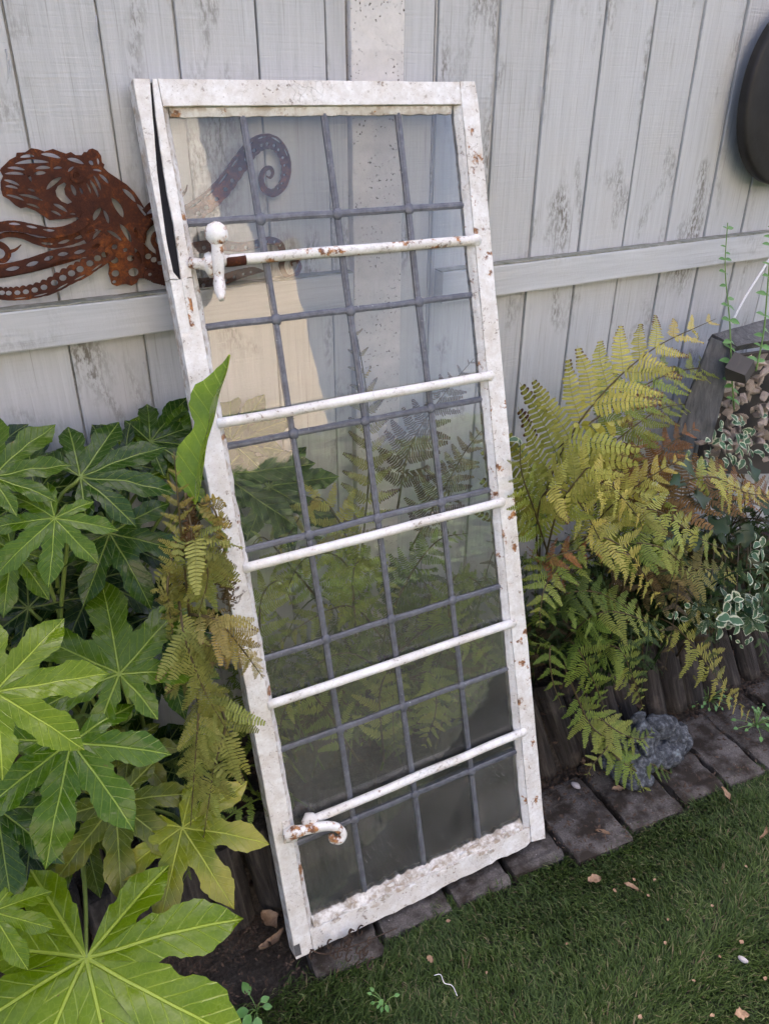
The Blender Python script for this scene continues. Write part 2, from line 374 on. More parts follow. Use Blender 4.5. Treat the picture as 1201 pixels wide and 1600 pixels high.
def m_grass(name, sheet):
    M = MT(name, 0.55, 0.25)
    if sheet:
        v = M.obj(); n = M.noise(v, 90, 4); M.base(M.ramp(n, [(0.3, (0.010, 0.012, 0.006)), (0.7, (0.026, 0.034, 0.014))])); M.bump(n, 0.01, 0.8)
    else:
        g = M.n('NewGeometry'); r = g.outputs['Random Per Island']; n = M.noise(M.obj(), 7, 3)
        c = M.ramp(r, [(0.0, (0.018, 0.036, 0.007)), (0.4, (0.042, 0.078, 0.014)), (0.75, (0.074, 0.12, 0.026)), (0.9, (0.12, 0.165, 0.055)), (0.95, (0.20, 0.19, 0.10)), (1.0, (0.17, 0.12, 0.07))])
        c = M.mix(M.ramp(n, [(0.4, 0.0), (0.7, 0.45)]), c, (0.05, 0.085, 0.03))
        M.base(c); M.translucent(c, 0.25)
    return M.m
M_grass = m_grass('grass_blade', False); M_lawn = m_grass('lawn_sheet', True)
def m_simple(name, stops, scale=30, rough=0.8, bump=0.003, det=5, spec=0.25):
    M = MT(name, rough, spec); v = M.offs(M.obj(), 7); n = M.noise(v, scale, det, 0.7); M.base(M.ramp(n, stops)); M.bump(n, bump, 0.8); return M.m
M_disc = m_simple('black_stained_wood', [(0.3, (0.012, 0.011, 0.011)), (0.7, (0.03, 0.028, 0.027))], 12, 0.5, 0.002)
M_stone = m_simple('weathered_resin', [(0.32, (0.022, 0.024, 0.028)), (0.5, (0.06, 0.066, 0.075)), (0.62, (0.15, 0.16, 0.172)), (0.80, (0.20, 0.32, 0.35))], 85, 0.75, 0.006)
def m_grainwood(name, stops):
    M = MT(name, 0.9, 0.15); v = M.obj(); g = M.noise(M.map(v, (70, 70, 9)), 1.0, 6, 0.7, 0.6); M.base(M.ramp(g, stops)); M.bump(g, 0.005, 0.8); return M.m
M_oldwood = m_grainwood('weathered_grey_wood', [(0.3, (0.055, 0.057, 0.06)), (0.6, (0.125, 0.125, 0.128)), (0.8, (0.22, 0.218, 0.215))])
M_chip = m_simple('wood_chip', [(0.3, (0.26, 0.20, 0.165)), (0.6, (0.5, 0.42, 0.36)), (0.8, (0.66, 0.58, 0.5))], 40, 0.85, 0.003)
M_wire = m_simple('galvanised_wire', [(0.3, (0.2, 0.2, 0.2)), (0.7, (0.35, 0.34, 0.33))], 90, 0.5, 0.001)
M_cord = m_simple('white_cord', [(0.3, (0.72, 0.72, 0.75)), (0.7, (0.85, 0.85, 0.87))], 90, 0.6, 0.001)
M_deadleaf = m_simple('dead_leaf', [(0.3, (0.16, 0.095, 0.055)), (0.55, (0.30, 0.20, 0.13)), (0.75, (0.42, 0.31, 0.22))], 60, 0.85, 0.002)
M_brown = m_simple('dead_brown', [(0.3, (0.028, 0.019, 0.014)), (0.6, (0.075, 0.050, 0.036)), (0.8, (0.16, 0.115, 0.085))], 90, 0.9, 0.002)
M_pebble = m_simple('pebble', [(0.3, (0.3, 0.28, 0.28)), (0.7, (0.5, 0.46, 0.47))], 50, 0.7, 0.001)
M_render = m_simple('cream_render', [(0.3, (0.44, 0.38, 0.31)), (0.7, (0.52, 0.46, 0.38))], 20, 0.9, 0.002)
M_tile = m_simple('roof_tile', [(0.3, (0.16, 0.08, 0.06)), (0.7, (0.25, 0.13, 0.09))], 6, 0.85, 0.01)
M_upvc = m_simple('white_frame', [(0.3, (0.75, 0.75, 0.75)), (0.7, (0.8, 0.8, 0.8))], 6, 0.4, 0.0005)
M_cladding = m_simple('grey_cladding', [(0.3, (0.36, 0.36, 0.36)), (0.7, (0.44, 0.44, 0.44))], 6, 0.6, 0.001)
M_hedge = m_simple('hedge_leaf', [(0.3, (0.02, 0.04, 0.012)), (0.7, (0.05, 0.09, 0.02))], 6, 0.6, 0.001)
M_dglass = m_simple('house_glass', [(0.3, (0.02, 0.025, 0.03)), (0.7, (0.03, 0.035, 0.04))], 1, 0.05, 0.0, 1, 0.5)

# ================================================================ the setting
def sheet(name, x0, x1, y0, y1, z, mat, nx=2, ny=2, amp=0.0, fn=None):
    V, Fc = [], []
    for j in range(ny + 1):
        for i in range(nx + 1):
            x = x0 + (x1 - x0) * i / nx; y = y0 + (y1 - y0) * j / ny
            zz = fn(x, y) if fn else z
            if amp: zz += amp * noise.noise(Vector((x * 14, y * 14, 1.7))) + amp * 0.5 * noise.noise(Vector((x * 40, y * 40, 4.1)))
            V.append((x, y, zz))
    for j in range(ny):
        for i in range(nx):
            a = j * (nx + 1) + i; Fc.append((a, a + 1, a + nx + 2, a + nx + 1))
    return tag(mesh(name, V, Fc, mat, None, True), kind='structure')
sheet('ground', -60, 60, -60, 60, -0.075, M_soil)
def edge_y(x): return 0.893 - 0.088 * x + 0.012 * math.sin(x * 9 + 1) + 0.008 * math.sin(x * 23)
# soil strip around the pavers
sheet('soil_strip', -1.6, 3.6, 0.60, 1.12, -0.046, M_soil, 130, 16, 0.006)
def bedz(x, y):
    t = min(max((y - 0.97) / 0.16, 0), 1); return -0.03 + 0.17 * t * t * (3 - 2 * t) + 0.1 * max(0, y - 1.13)
sheet('planting_bed', -1.6, 3.6, 0.96, 1.40, 0, M_soil, 140, 22, 0.02, bedz)
sheet('lawn', -30, 30, -30, 0.80, -0.035, M_lawn, 60, 30)

# ---- fence
def fence_panel(name, joints, z0, z1, rail_z, rail_x, label, ysh, gap):
    e = empty(name, (joints[0], 1.37, 0)); tag(e, label, 'fence', 'grey painted fence')
    L = Vector((joints[0], 1.37, 0))
    for i in range(len(joints) - 1):
        a, b = joints[i] + gap / 2, joints[i + 1] - gap / 2
        dy = rnd.uniform(-0.002, 0.002)
        o = bevel_box('board', (0, 1.365 + ysh + dy - 1.37, z0), (b - a, 1.383 + ysh + dy - 1.37, z1 + rnd.uniform(-0.004, 0.004)), M_board, e, 0.0022, 0.0009, cuts=24)
        o.location = (a - L.x, 0, 0)
        # torn splinters along some board edges
        if rnd.random() < 0.75:
            for k in range(rnd.randint(1, 3)):
                zz = rnd.uniform(0.95, 1.62); ln = rnd.uniform(0.015, 0.045); sx = rnd.uniform(-0.006, 0.002)
                p = Vector((b - L.x + sx, 1.3635 + ysh - 1.37, zz))
                tube('splinter', [p, p + Vector((-0.002, -0.003, -ln * 0.5)), p + Vector((rnd.uniform(-0.010, -0.002), -0.005, -ln))], [0.0011, 0.0009, 0.0003], M_board, e, 4, 4)
    x0, x1 = rail_x
    r = bevel_box('rail', (0, 1.332 - 1.37, rail_z[0]), (x1 - x0, 1.3615 + ysh - 1.37, rail_z[1]), M_rail, e, 0.003, 0.0012, cuts=40)
    r.location = (x0 - L.x, 0, 0)
    t = bevel_box('rail_moss', (0, 1.3335 - 1.37, rail_z[1] + 0.0002), (x1 - x0, 1.361 + ysh - 1.37, rail_z[1] + 0.0028), M_railtop, e, 0.0008, 0.0014, cuts=90)
    t.location = (x0 - L.x, 0, 0)
    b = bevel_box('backing', (joints[0] - L.x, 1.3735 - 1.37, z0), (joints[-1] - L.x, 1.40 - 1.37, z1 - 0.01), M_board, e, 0)
    return e
jl = [-1.35, -1.225, -1.1, -0.975, -0.85, -0.725, -0.6, -0.475, -0.35, -0.225, -0.09, 0.045, 0.18, 0.305, 0.419, 0.55, 0.672, 0.712]
fence_panel('board_fence', jl, 0.02, 1.95, (1.127, 1.190), (-1.35, 0.700), 'left run of grey painted fence boards behind the rusty octopus', 0.0, 0.0035)
jr = [0.893, 1.028, 1.148, 1.289, 1.426, 1.567, 1.701, 1.838, 1.974, 2.11, 2.246, 2.38, 2.515, 2.65, 2.785, 2.92, 3.055, 3.19, 3.33, 3.46, 3.6]
fence_panel('board_fence', jr, 0.02, 1.95, (1.108, 1.171), (0.902, 3.6), 'right run of grey painted fence boards behind the tall yellow fern', 0.001, 0.0075)
post = empty('fence_post', (0.767, 1.37, 0)); tag(post, 'pale pitted painted fence post between the two runs of boards', 'fence post')
bevel_box('post', (-0.052, -0.012, 0), (0.054, 0.08, 1.97), M_post, post, 0.004, 0.0016, cuts=60)
bevel_box('cover_strip', (0.0555, -0.006, 0.02), (0.1185, 0.016, 1.95), M_board, post, 0.002, 0.0008, cuts=24)
bevel_box('joint_filler', (0.119, 0.008, 0.02), (0.127, 0.02, 1.95), M_dark, post, 0.001, 0.001, cuts=24)

# ---- paving edge
pav = empty('paving_edge', (0, 0.9, 0)); tag(pav, kind='structure')
x = 0.335
while x < 2.7:
    wd = 0.15 + rnd.uniform(-0.025, 0.025)
    y0 = edge_y(x + 0.1) - 0.004 + rnd.uniform(-0.006, 0.006)
    y1 = 0.985 + rnd.uniform(-0.008, 0.008)
    if x < 0.1: y0 += 0.02
    o = bevel_box('paver', (0, 0, -0.06), (wd - 0.012, y1 - y0, -0.0125 + rnd.uniform(-0.003, 0.0)), M_paver, pav, 0.007, 0.006, cuts=10)
    o.location = (x, y0 - 0.9, 0); o.rotation_euler = (rnd.uniform(-.008, .008), rnd.uniform(-.008, .008), -0.088 + rnd.uniform(-.03, .03))
    x += wd

# ================================================================ the leaning leaded casement
WO = Vector((0.314, 0.878, 0.0)); WU = Vector((0.9991, -0.0436, 0)).normalized(); WV = Vector((0.0123, 0.2824, 0.9592)).normalized()
WN = WU.cross(WV).normalized(); WV = WN.cross(WU).normalized()
win = empty('casement_window')
wm = Matrix.Identity(4)
for i in range(3): wm[i][0] = WU[i]; wm[i][1] = WV[i]; wm[i][2] = WN[i]; wm[i][3] = WO[i]
win.matrix_world = wm
tag(win, 'old white leaded glass casement window leaning against the grey fence', 'window')
def wl(px, py, n=0.0):
    d = ray(px, py); P = CAM + d * ((WO + WN * n - CAM).dot(WN) / d.dot(WN)); q = P - WO
    return Vector((q.dot(WU), q.dot(WV), n))
def prism(name, poly, n0, n1, mat, parent, bev=0.0012, jit=0.0006, sub=0.02):
    # polygon in (u, v) extruded from n0 to n1, long edges resampled so that they can be uneven
    P = []
    for i in range(len(poly)):
        a = Vector(poly[i][:2]); b = Vector(poly[(i + 1) % len(poly)][:2]); k = max(1, int((b - a).length / sub))
        for j in range(k): P.append(a.lerp(b, j / k))
    bm = bmesh.new()
    vs_ = [bm.verts.new((p.x, p.y, n1)) for p in P]
    f = bm.faces.new(vs_); bm.normal_update()
    if f.normal.z < 0: f.normal_flip()
    r = bmesh.ops.extrude_face_region(bm, geom=[f])
    for v in [g for g in r['geom'] if isinstance(g, bmesh.types.BMVert)]: v.co.z = n0
    # keep the front at n1: the extruded copy is the back
    bmesh.ops.recalc_face_normals(bm, faces=bm.faces)
    if bev:
        es = [e for e in bm.edges if abs(e.verts[0].co.z - n1) < 1e-6 and abs(e.verts[1].co.z - n1) < 1e-6]
        bmesh.ops.bevel(bm, geom=es, offset=bev, segments=2, profile=0.6, affect='EDGES')
    for v in bm.verts:
        v.co += Vector(noise.noise_vector(v.co * 70)) * jit + Vector(noise.noise_vector(v.co * 23)) * jit
    bmesh.ops.triangulate(bm, faces=[q for q in bm.faces if len(q.verts) > 4])
    m = bpy.data.meshes.new(name); bm.to_mesh(m); bm.free(); m.materials.append(mat)
    return link(bpy.data.objects.new(name, m), parent)
W_, H_, TK = 0.605, 1.571, -0.040
LI, RI, TI, BI = 0.036, 0.566, 1.534, 0.050
crL = [wl(*p) for p in ((234, 119), (240, 195), (246, 270), (254, 330), (261, 380), (271, 425), (280, 436))]
crR = [wl(*p) for p in ((237.5, 119), (243.5, 180), (251, 235), (261, 300), (271, 350), (278, 395), (283, 436))]
crL[0].y = crR[0].y = H_
vb = crL[-1].y
prism('stile', [(0, 0), (LI, 0), (LI, vb), crR[-1], crL[-1], (0.0, vb)], TK, 0, M_paint, win)['label'] = 'lower left stile with rust stains'
prism('stile', [(0, vb + 0.0008)] + crL[::-1] + [(0, H_)], TK, 0.001, M_paint, win, sub=0.012)['label'] = 'outer split strip of the upper left stile'
prism('stile', [(LI, vb + 0.0008), (LI, TI), (LI, H_)] + crR, TK, 0.0004, M_paint, win, sub=0.012)
prism('gap_filler', [(0.001, vb - 0.02), (0.034, vb - 0.02), (0.034, H_ - 0.004), (0.001, H_ - 0.004)], TK + 0.004, -0.005, M_black, win, 0, 0.0)
prism('stile', [(RI, 0.012), (W_, 0.004), (W_ - 0.004, H_ - 0.045), (W_ - 0.008, H_), (RI, H_)], TK, 0, M_paint_r, win)
prism('top_rail', [(LI + 0.0008, TI), (RI - 0.0008, TI), (RI - 0.0008, H_ - 0.0005), (LI + 0.0008, H_ + 0.0005)], TK, -0.0008, M_paint, win)
bot = [(LI + 0.0008, -0.001)] + [(LI + (RI - LI) * k / 40.0, 0.004 * noise.noise(Vector((k * 0.9, 3, 1))) + (0.009 * max(0, noise.noise(Vector((k * 0.31, 8, 2)))) + 0.004 if k > 21 else 0.0)) for k in range(1, 40)] + [(RI - 0.0008, 0.012), (RI - 0.0008, BI), (LI + 0.0008, BI)]
prism('bottom_rail', bot, TK, -0.001, M_paint, win, 0.0015, 0.0009)
prism('drip_bar', [(0.24, -0.008), (0.55, 0.0), (0.55, 0.012), (0.24, 0.004)], TK, -0.012, M_paint_r, win, 0.001, 0.001)
# rebate lips and putty round the glass (sloping wedges)
def wedge(name, a, b, inw, mat, z_out=-0.002, z_in=-0.0145, n=60, jit=0.001, wv=0.0):
    a = Vector((*a, 0)); b = Vector((*b, 0)); t = (b - a).normalized(); s = Vector((-t.y, t.x, 0))
    if s.dot(Vector((*inw, 0))) < 0: s = -s
    wd = Vector((*inw, 0)).length
    V, Fc = [], []
    for i in range(n + 1):
        p = a.lerp(b, i / n)
        k = noise.noise(Vector((i * 0.45, a.x * 40, a.y * 17))); k2 = noise.noise(Vector((i * 1.3, a.x * 31 + 5, 2)))
        ww = wd * (1 + wv * k + wv * 0.5 * k2)
        V += [p + Vector((0, 0, z_out + jit * k2)), p + s * ww * 0.5 + Vector((0, 0, (z_out * 0.6 + z_in * 0.4) + jit * k)), p + s * ww + Vector((0, 0, z_in + abs(jit * k2) + 0.0008)), p + s * ww + Vector((0, 0, z_in - 0.003)), p + Vector((0, 0, z_in - 0.003))]
    for i in range(n):
        for k in range(5):
            k2 = (k + 1) % 5; Fc.append((i * 5 + k, i * 5 + k2, (i + 1) * 5 + k2, (i + 1) * 5 + k))
    Fc += [(4, 3, 2, 1, 0), tuple(n * 5 + k for k in range(5))]
    return mesh(name, V, Fc, mat, win)
wedge('putty', (RI - 0.0005, BI), (RI - 0.0005, TI), (-0.0095, 0), M_paint_r, jit=0.0012, wv=0.25, n=130)
wedge('putty', (LI + 0.0005, BI), (LI + 0.0005, TI), (0.010, 0), M_paint_r, jit=0.001, wv=0.2, n=130)
wedge('putty', (LI + 0.012, TI - 0.0005), (RI - 0.016, TI - 0.0005), (0, -0.012), M_paint_r, z_out=-0.008, jit=0.0008, wv=0.15)
wedge('putty', (LI + 0.011, BI + 0.0005), (RI - 0.016, BI + 0.0005), (0, 0.018), M_putty, jit=0.002, wv=0.35, n=90)
for k in range(26):   # flaking putty and paint along the bottom rail
    u = LI + 0.06 + (RI - LI - 0.08) * (k + rnd.uniform(-.3, .3)) / 26.0; v = BI + rnd.uniform(-0.012, 0.012); s = rnd.uniform(0.006, 0.017)
    n8 = 7; V = []; z0 = -0.002 + (BI - v > 0) * 0.001 - max(0, v - BI) * 0.55
    for z in (z0 - 0.002, z0 + rnd.uniform(0.0008, 0.0025)):
        for j in range(n8):
            a = 2 * math.pi * j / n8; r = s * rnd.uniform(0.6, 1.1); V.append((u + r * math.cos(a) * 1.3, v + r * 0.5 * math.sin(a), z + rnd.uniform(0, 0.0015)))
    Fc = [tuple(range(n8, 2 * n8))] + [(j, (j + 1) % n8, n8 + (j + 1) % n8, n8 + j) for j in range(n8)]
    mesh('putty_flake', V, Fc, M_paint if k % 3 else M_putty, win)
# leads
GU = [0.166, 0.304, 0.442]; GVv = [1.367, 1.206, 1.011, 0.826, 0.623, 0.435, 0.235]
GN = -0.016
cu = [LI + 0.004] + GU + [RI - 0.004]; cv = [BI + 0.004] + GVv[::-1] + [TI - 0.003]
def came(a, b, wd, seed, zt):
    a = Vector((*a, 0)); b = Vector((*b, 0)); t = (b - a).normalized(); s = Vector((-t.y, t.x, 0)); n = 40
    prof = [(-0.5, -0.001), (-0.49, 0.0016), (-0.24, 0.0026), (-0.2, 0.0038), (0.2, 0.0038), (0.24, 0.0026), (0.49, 0.0016), (0.5, -0.001)]
    back = [(0.5, -0.0035), (0.0, -0.0058), (-0.5, -0.0035)]
    pr = prof + back; m = len(pr); V, Fc = [], []
    for i in range(n + 1):
        p = a.lerp(b, i / n); w1 = noise.noise(Vector((i * 0.17, seed * 3.1, 0))) * 0.0016; z1 = noise.noise(Vector((i * 0.13, seed * 5.3, 4))) * 0.0009; ww = wd * (1 + 0.1 * noise.noise(Vector((i * 0.5, seed, 9))))
        for (x_, z_) in pr: V.append(p + s * (x_ * ww + w1) + Vector((0, 0, GN + z_ + z1 + zt)))
    for i in range(n):
        for k in range(m):
            k2 = (k + 1) % m; Fc.append((i * m + k, (i + 1) * m + k, (i + 1) * m + k2, i * m + k2))
    return mesh('lead_came', V, Fc, M_lead, win, False)
for i, u in enumerate(GU): came((u, BI + 0.004), (u + rnd.uniform(-.002, .002), TI - 0.002), 0.0108, i + 1, 0.0)
for i, v in enumerate(GVv): came((LI + 0.003, v + rnd.uniform(-.002, .002)), (RI - 0.003, v + rnd.uniform(-.002, .002)), 0.0116, i + 11, 0.0003)
def blob_mesh(name, r, mat, seed, flat=0.35):
    bm = bmesh.new(); bmesh.ops.create_icosphere(bm, subdivisions=2, radius=r)
    for v in bm.verts: v.co *= 1 + 0.22 * noise.noise(v.co * 120 + Vector((seed, 0, 0))); v.co.z *= flat
    m = bpy.data.meshes.new(name); bm.to_mesh(m); bm.free(); m.materials.append(mat)
    m.polygons.foreach_set('use_smooth', [True] * len(m.polygons)); return m
sold = [blob_mesh('solder_joint', 0.0102, M_lead, s) for s in range(3)]
for i, u in enumerate(GU):
    for j, v in enumerate(GVv):
        inst('solder_joint', sold[(i + j) % 3], win, Matrix.Translation((u, v, GN + 0.0028)) @ Matrix.Rotation(rnd.uniform(0, 6), 4, 'Z'))
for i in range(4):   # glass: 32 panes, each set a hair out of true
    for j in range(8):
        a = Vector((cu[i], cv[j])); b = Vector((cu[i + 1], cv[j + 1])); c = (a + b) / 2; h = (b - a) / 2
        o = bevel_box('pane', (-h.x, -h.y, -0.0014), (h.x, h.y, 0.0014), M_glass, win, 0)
        o.color = (1, 1, 1, (0.8, 0.8, 0.75, 0.65, 0.65, 0.8, 1.2, 1.9)[7 - j] * rnd.uniform(.8, 1.2)); o.location = (c.x, c.y, GN - 0.0004); o.rotation_euler = (rnd.gauss(0, 0.008), rnd.gauss(0, 0.008), 0)  # alpha scales the dust; lower rows raised to paint their grey reflected haze
# saddle bars
for i, v in enumerate((1.303, 1.052, 0.800, 0.538, 0.285)):
    a = Vector((0.033, v + 0.0, -0.003)); b = Vector((RI + 0.008, v + 0.001 * (i % 2), -0.003))
    if i == 0: a = wl(345, 407, -0.002)
    if i == 4: a = wl(487, 1282, -0.001)
    pts = [a.lerp(b, k / 6) + Vector((0, rnd.uniform(-.0008, .0008), 0)) for k in range(7)]
    tube('saddle_bar', pts, [0.0088, 0.0086, 0.0087, 0.0089, 0.0086, 0.0088, 0.009], M_iron if i in (0,) else M_rod, win, 14, 30)
    inst('bar_end', blob_mesh('bar_end', 0.0125, M_iron, i + 9, 0.8), win, Matrix.Translation(b + Vector((-0.004, 0, -0.001))))
# casement fastener near the top
fa = [wl(338, 352, 0.030), wl(338, 367, 0.030), wl(339, 384, 0.027)]
tube('fastener_handle', [wl(339.5, 374, 0.028), wl(340, 395, 0.027), wl(341, 415, 0.026), wl(342, 434, 0.022), wl(344, 452, 0.030), wl(346, 468, 0.042)], [0.0105, 0.009, 0.0105, 0.0095, 0.0085, 0.0095, 0.0085, 0.0045], M_iron, win, 14, 30)
inst('fastener_knob', blob_mesh('fastener_knob', 0.0185, M_iron, 3.0, 0.95), win, Matrix.Translation(wl(338, 366, 0.028)))
tube('fastener_arm', [wl(297, 410, 0.004), wl(308, 412, 0.010), wl(322, 413, 0.012), wl(338, 412, 0.018)], [0.0085, 0.009, 0.0085, 0.012, 0.013], M_iron2, win, 12, 16)
tube('rust_sleeve', [wl(352, 408, -0.002), wl(365, 407, -0.002), wl(383, 405, -0.002)], [0.0092, 0.0094, 0.009], M_rust, win, 12, 8)
inst('fastener_boss', blob_mesh('fastener_boss', 0.020, M_iron, 5.0, 0.6), win, Matrix.Translation(wl(330, 415, 0.010)) @ Matrix.Rotation(1.1, 4, 'Y'))
prism('fastener_plate', [wl(284, 435), wl(292, 433), wl(300, 470), wl(305, 512), wl(298, 514), wl(289, 470)], -0.001, 0.0026, m_white('plate_paint_rust', 1.05, False), win, 0.0008, 0.0006)
# casement stay near the bottom
tube('stay_hook', [wl(446, 1306, 0.006), wl(462, 1300, 0.014), wl(480, 1296, 0.016), wl(505, 1291, 0.018), wl(524, 1292, 0.018), wl(535, 1302, 0.018), wl(531, 1312, 0.019), wl(520, 1312, 0.021), wl(517, 1305, 0.023)], [0.012, 0.0125, 0.0095, 0.0095, 0.009, 0.0085, 0.0085, 0.0085, 0.007, 0.0055], M_iron, win, 14, 48)
inst('stay_knob', blob_mesh('stay_knob', 0.0155, M_iron, 7.0, 0.85), win, Matrix.Translation(wl(484, 1282, 0.004)))
inst('stay_boss', blob_mesh('stay_boss', 0.0175, M_iron, 8.0, 0.6), win, Matrix.Translation(wl(456, 1303, 0.006)))
prism('stay_plate', [wl(440, 1285), wl(452, 1280), wl(456, 1312), wl(444, 1318)], -0.001, 0.002, M_paint, win, 0.0008, 0.0005)
prism('tenon_end', [wl(459, 1478), wl(468, 1474), wl(471, 1491), wl(462, 1495)], -0.001, 0.0006, M_oldwood, win, 0, 0.0004)

# ================================================================ rusted octopus on the fence
octo = empty('octopus_wall_art', at(200, 350, 1.345)); OB = octo.location.copy()
tag(octo, 'rusty cut metal octopus wall art hanging on the grey fence', 'wall art')
def o3(X, Y_): p = at(X / 4.14, 200 + Y_ / 4.14, 1.345); return Vector((p.x, p.z))
def o4(X, Y_): p = at(240 + X / 4.0, 150 + Y_ / 4.0, 1.345); return Vector((p.x, p.z))
def plate(name, loops, yoff, th=0.0028):
    cu_ = bpy.data.curves.new(name, 'CURVE'); cu_.dimensions = '2D'; cu_.fill_mode = 'BOTH'; cu_.extrude = th / 2
    for lp in loops:
        s = cu_.splines.new('POLY'); s.points.add(len(lp) - 1); s.use_cyclic_u = True
        for i, p in enumerate(lp): s.points[i].co = (p.x, p.y, 0, 1)
    t = bpy.data.objects.new(name, cu_); COL.objects.link(t)
    m = bpy.data.meshes.new_from_object(t); COL.objects.unlink(t); bpy.data.objects.remove(t); m.name = name
    for v in m.vertices:
        x_, y_, z_ = v.co; v.co = (x_ - OB.x, yoff + z_, y_ - OB.z)
    m.materials.clear(); m.materials.append(M_rust)
    return link(bpy.data.objects.new(name, m), octo)
def smooth2(P, n): return [Vector((q.x, q.y)) for q in catmull([Vector((p.x, p.y, 0)) for p in P], n)]
def slot(a, b, wd, bend=0.15):
    # pointed lens shaped hole
    d = b - a; s = Vector((-d.y, d.x)); out = []
    for i in range(8): t = i / 8; out.append(a + d * t + s * (bend * math.sin(math.pi * t)) + s.normalized() * (wd * math.sin(math.pi * t) ** 0.6 / 2))
    for i in range(8): t = 1 - i / 8; out.append(a + d * t + s * (bend * math.sin(math.pi * t)) - s.normalized() * (wd * math.sin(math.pi * t) ** 0.6 / 2))
    return out
def circ(c, r, n=10, e=1.0): return [c + Vector((r * math.cos(2 * math.pi * k / n), e * r * math.sin(2 * math.pi * k / n))) for k in range(n)]
PX = 0.00108 / 4.14 * 1.0  # one crop pixel in metres on the plate, about
def tentacle(cl, wid, yoff, holes=(), slots=(), scallop=0.0, n=90):
    C = smooth2(cl, n); N = len(C); ww = np.interp(np.linspace(0, 1, N), np.linspace(0, 1, len(wid)), wid) * 0.00026
    Lf, Rt = [], []
    def fr(i):
        T = (C[min(i + 1, N - 1)] - C[max(i - 1, 0)]).normalized(); return Vector((-T.y, T.x))
    for i in range(N):
        s = fr(i); k = 1 + 0.07 * noise.noise(Vector((i * 0.5, yoff * 900, 1)))
        sc_ = scallop * abs(math.sin(i * math.pi / 4.0)) * ww[i]
        Lf.append(C[i] + s * ww[i] * 0.5 * k); Rt.append(C[i] - s * (ww[i] * 0.5 * k + sc_))
    loops = [Lf + Rt[::-1]]
    for (t0, t1, cnt, off, rad) in holes:
        for q in range(cnt):
            i = int((t0 + (t1 - t0) * (q + 0.5) / cnt) * (N - 1)); s = fr(i)
            loops.append(circ(C[i] + s * ww[i] * off, ww[i] * rad, 9, 0.85))
    for (t0, t1, cnt, off, w2) in slots:
        for q in range(cnt):
            i0 = int((t0 + (t1 - t0) * (q + 0.12) / cnt) * (N - 1)); i1 = int((t0 + (t1 - t0) * (q + 0.85) / cnt) * (N - 1))
            a = [C[i] + fr(i) * ww[i] * (off + w2 * math.sin(math.pi * (i - i0) / max(1, i1 - i0)) ** 0.7 / 2) for i in range(i0, i1 + 1)]
            b = [C[i] + fr(i) * ww[i] * (off - w2 * math.sin(math.pi * (i - i0) / max(1, i1 - i0)) ** 0.7 / 2) for i in range(i1 - 1, i0, -1)]
            loops.append(a + b)
    return plate('tentacle', loops, yoff)
head = [(0, 275), (10, 258), (30, 240), (65, 205), (105, 185), (110, 160), (165, 157), (205, 130), (250, 137), (290, 152), (345, 135), (385, 150), (430, 166), (460, 155), (490, 175), (530, 176), (545, 155), (565, 156), (575, 140), (600, 132), (632, 146), (655, 180), (660, 222), (677, 236), (670, 255), (700, 285), (760, 325), (820, 365), (870, 415), (905, 465), (930, 510), (948, 560), (985, 595), (960, 640), (925, 700), (935, 790), (930, 860), (945, 940), (930, 972), (900, 972), (885, 1000), (850, 1020), (815, 1008), (785, 1012), (755, 1022), (725, 1010), (718, 985), (703, 945), (708, 900), (700, 870), (690, 835), (678, 800), (600, 790), (560, 745), (530, 700), (505, 660), (490, 640), (520, 600), (500, 575), (430, 588), (370, 592), (320, 597), (290, 575), (230, 535), (170, 512), (135, 520), (100, 500), (60, 462), (20, 440), (8, 400), (5, 350), (22, 312)]
hs = [(130, 190, 225, 182, 16), (265, 168, 395, 195, 20), (435, 198, 545, 232, 22), (95, 232, 320, 222, 20), (48, 258, 165, 272, 15), (30, 296, 170, 302, 15), (25, 335, 130, 372, 16), (35, 375, 120, 392, 14), (180, 300, 205, 345, 16), (230, 262, 330, 258, 18), (220, 300, 300, 290, 20), (345, 262, 405, 258, 14), (40, 432, 160, 470, 14), (120, 430, 280, 470, 15), (170, 490, 260, 520, 12), (180, 395, 230, 412, 12), (575, 212, 605, 240, 22), (630, 195, 638, 238, 14), (600, 270, 660, 280, 12), (640, 298, 705, 360, 18), (606, 305, 655, 405, 16), (580, 330, 640, 455, 18), (560, 355, 590, 425, 12), (515, 385, 535, 430, 14), (460, 365, 490, 440, 24), (300, 400, 400, 318, 26), (440, 285, 480, 250, 14), (345, 490, 440, 545, 20), (330, 535, 400, 570, 14), (452, 556, 492, 558, 10), (790, 392, 880, 480, 26), (885, 490, 960, 590, 24), (722, 452, 800, 580, 40), (605, 600, 655, 515, 30), (670, 530, 705, 620, 22), (690, 660, 790, 730, 20), (775, 620, 850, 740, 34), (870, 640, 885, 715, 26), (560, 680, 640, 660, 22), (600, 720, 655, 660, 20), (870, 775, 915, 880, 26)]
loops = [[o3(*p) for p in head]]
for (a, b, c, d, w3) in hs: loops.append(slot(o3(a, b), o3(c, d), w3 * 0.00026, 0.05))
loops.append([o3(*p) for p in ((375, 375), (415, 352), (432, 365), (418, 395), (425, 430), (450, 460), (468, 480), (440, 492), (400, 475), (368, 440), (360, 405))])
for (a, b, r) in ((742, 768, 18), (812, 788, 14), (742, 855, 24), (845, 842, 22), (748, 940, 24), (865, 932, 32), (740, 995, 12)): loops.append(circ(o3(a, b), r * 0.00026, 12, 0.85))
plate('mantle', loops, 0.0)
ring = []
for k in range(26): a = k * 0.42; r = 44 - k * 1.25; ring.append(o3(495 + r * math.cos(a), 305 + r * math.sin(a)))
tentacle(ring, [16, 15, 13, 10, 6], -0.003)
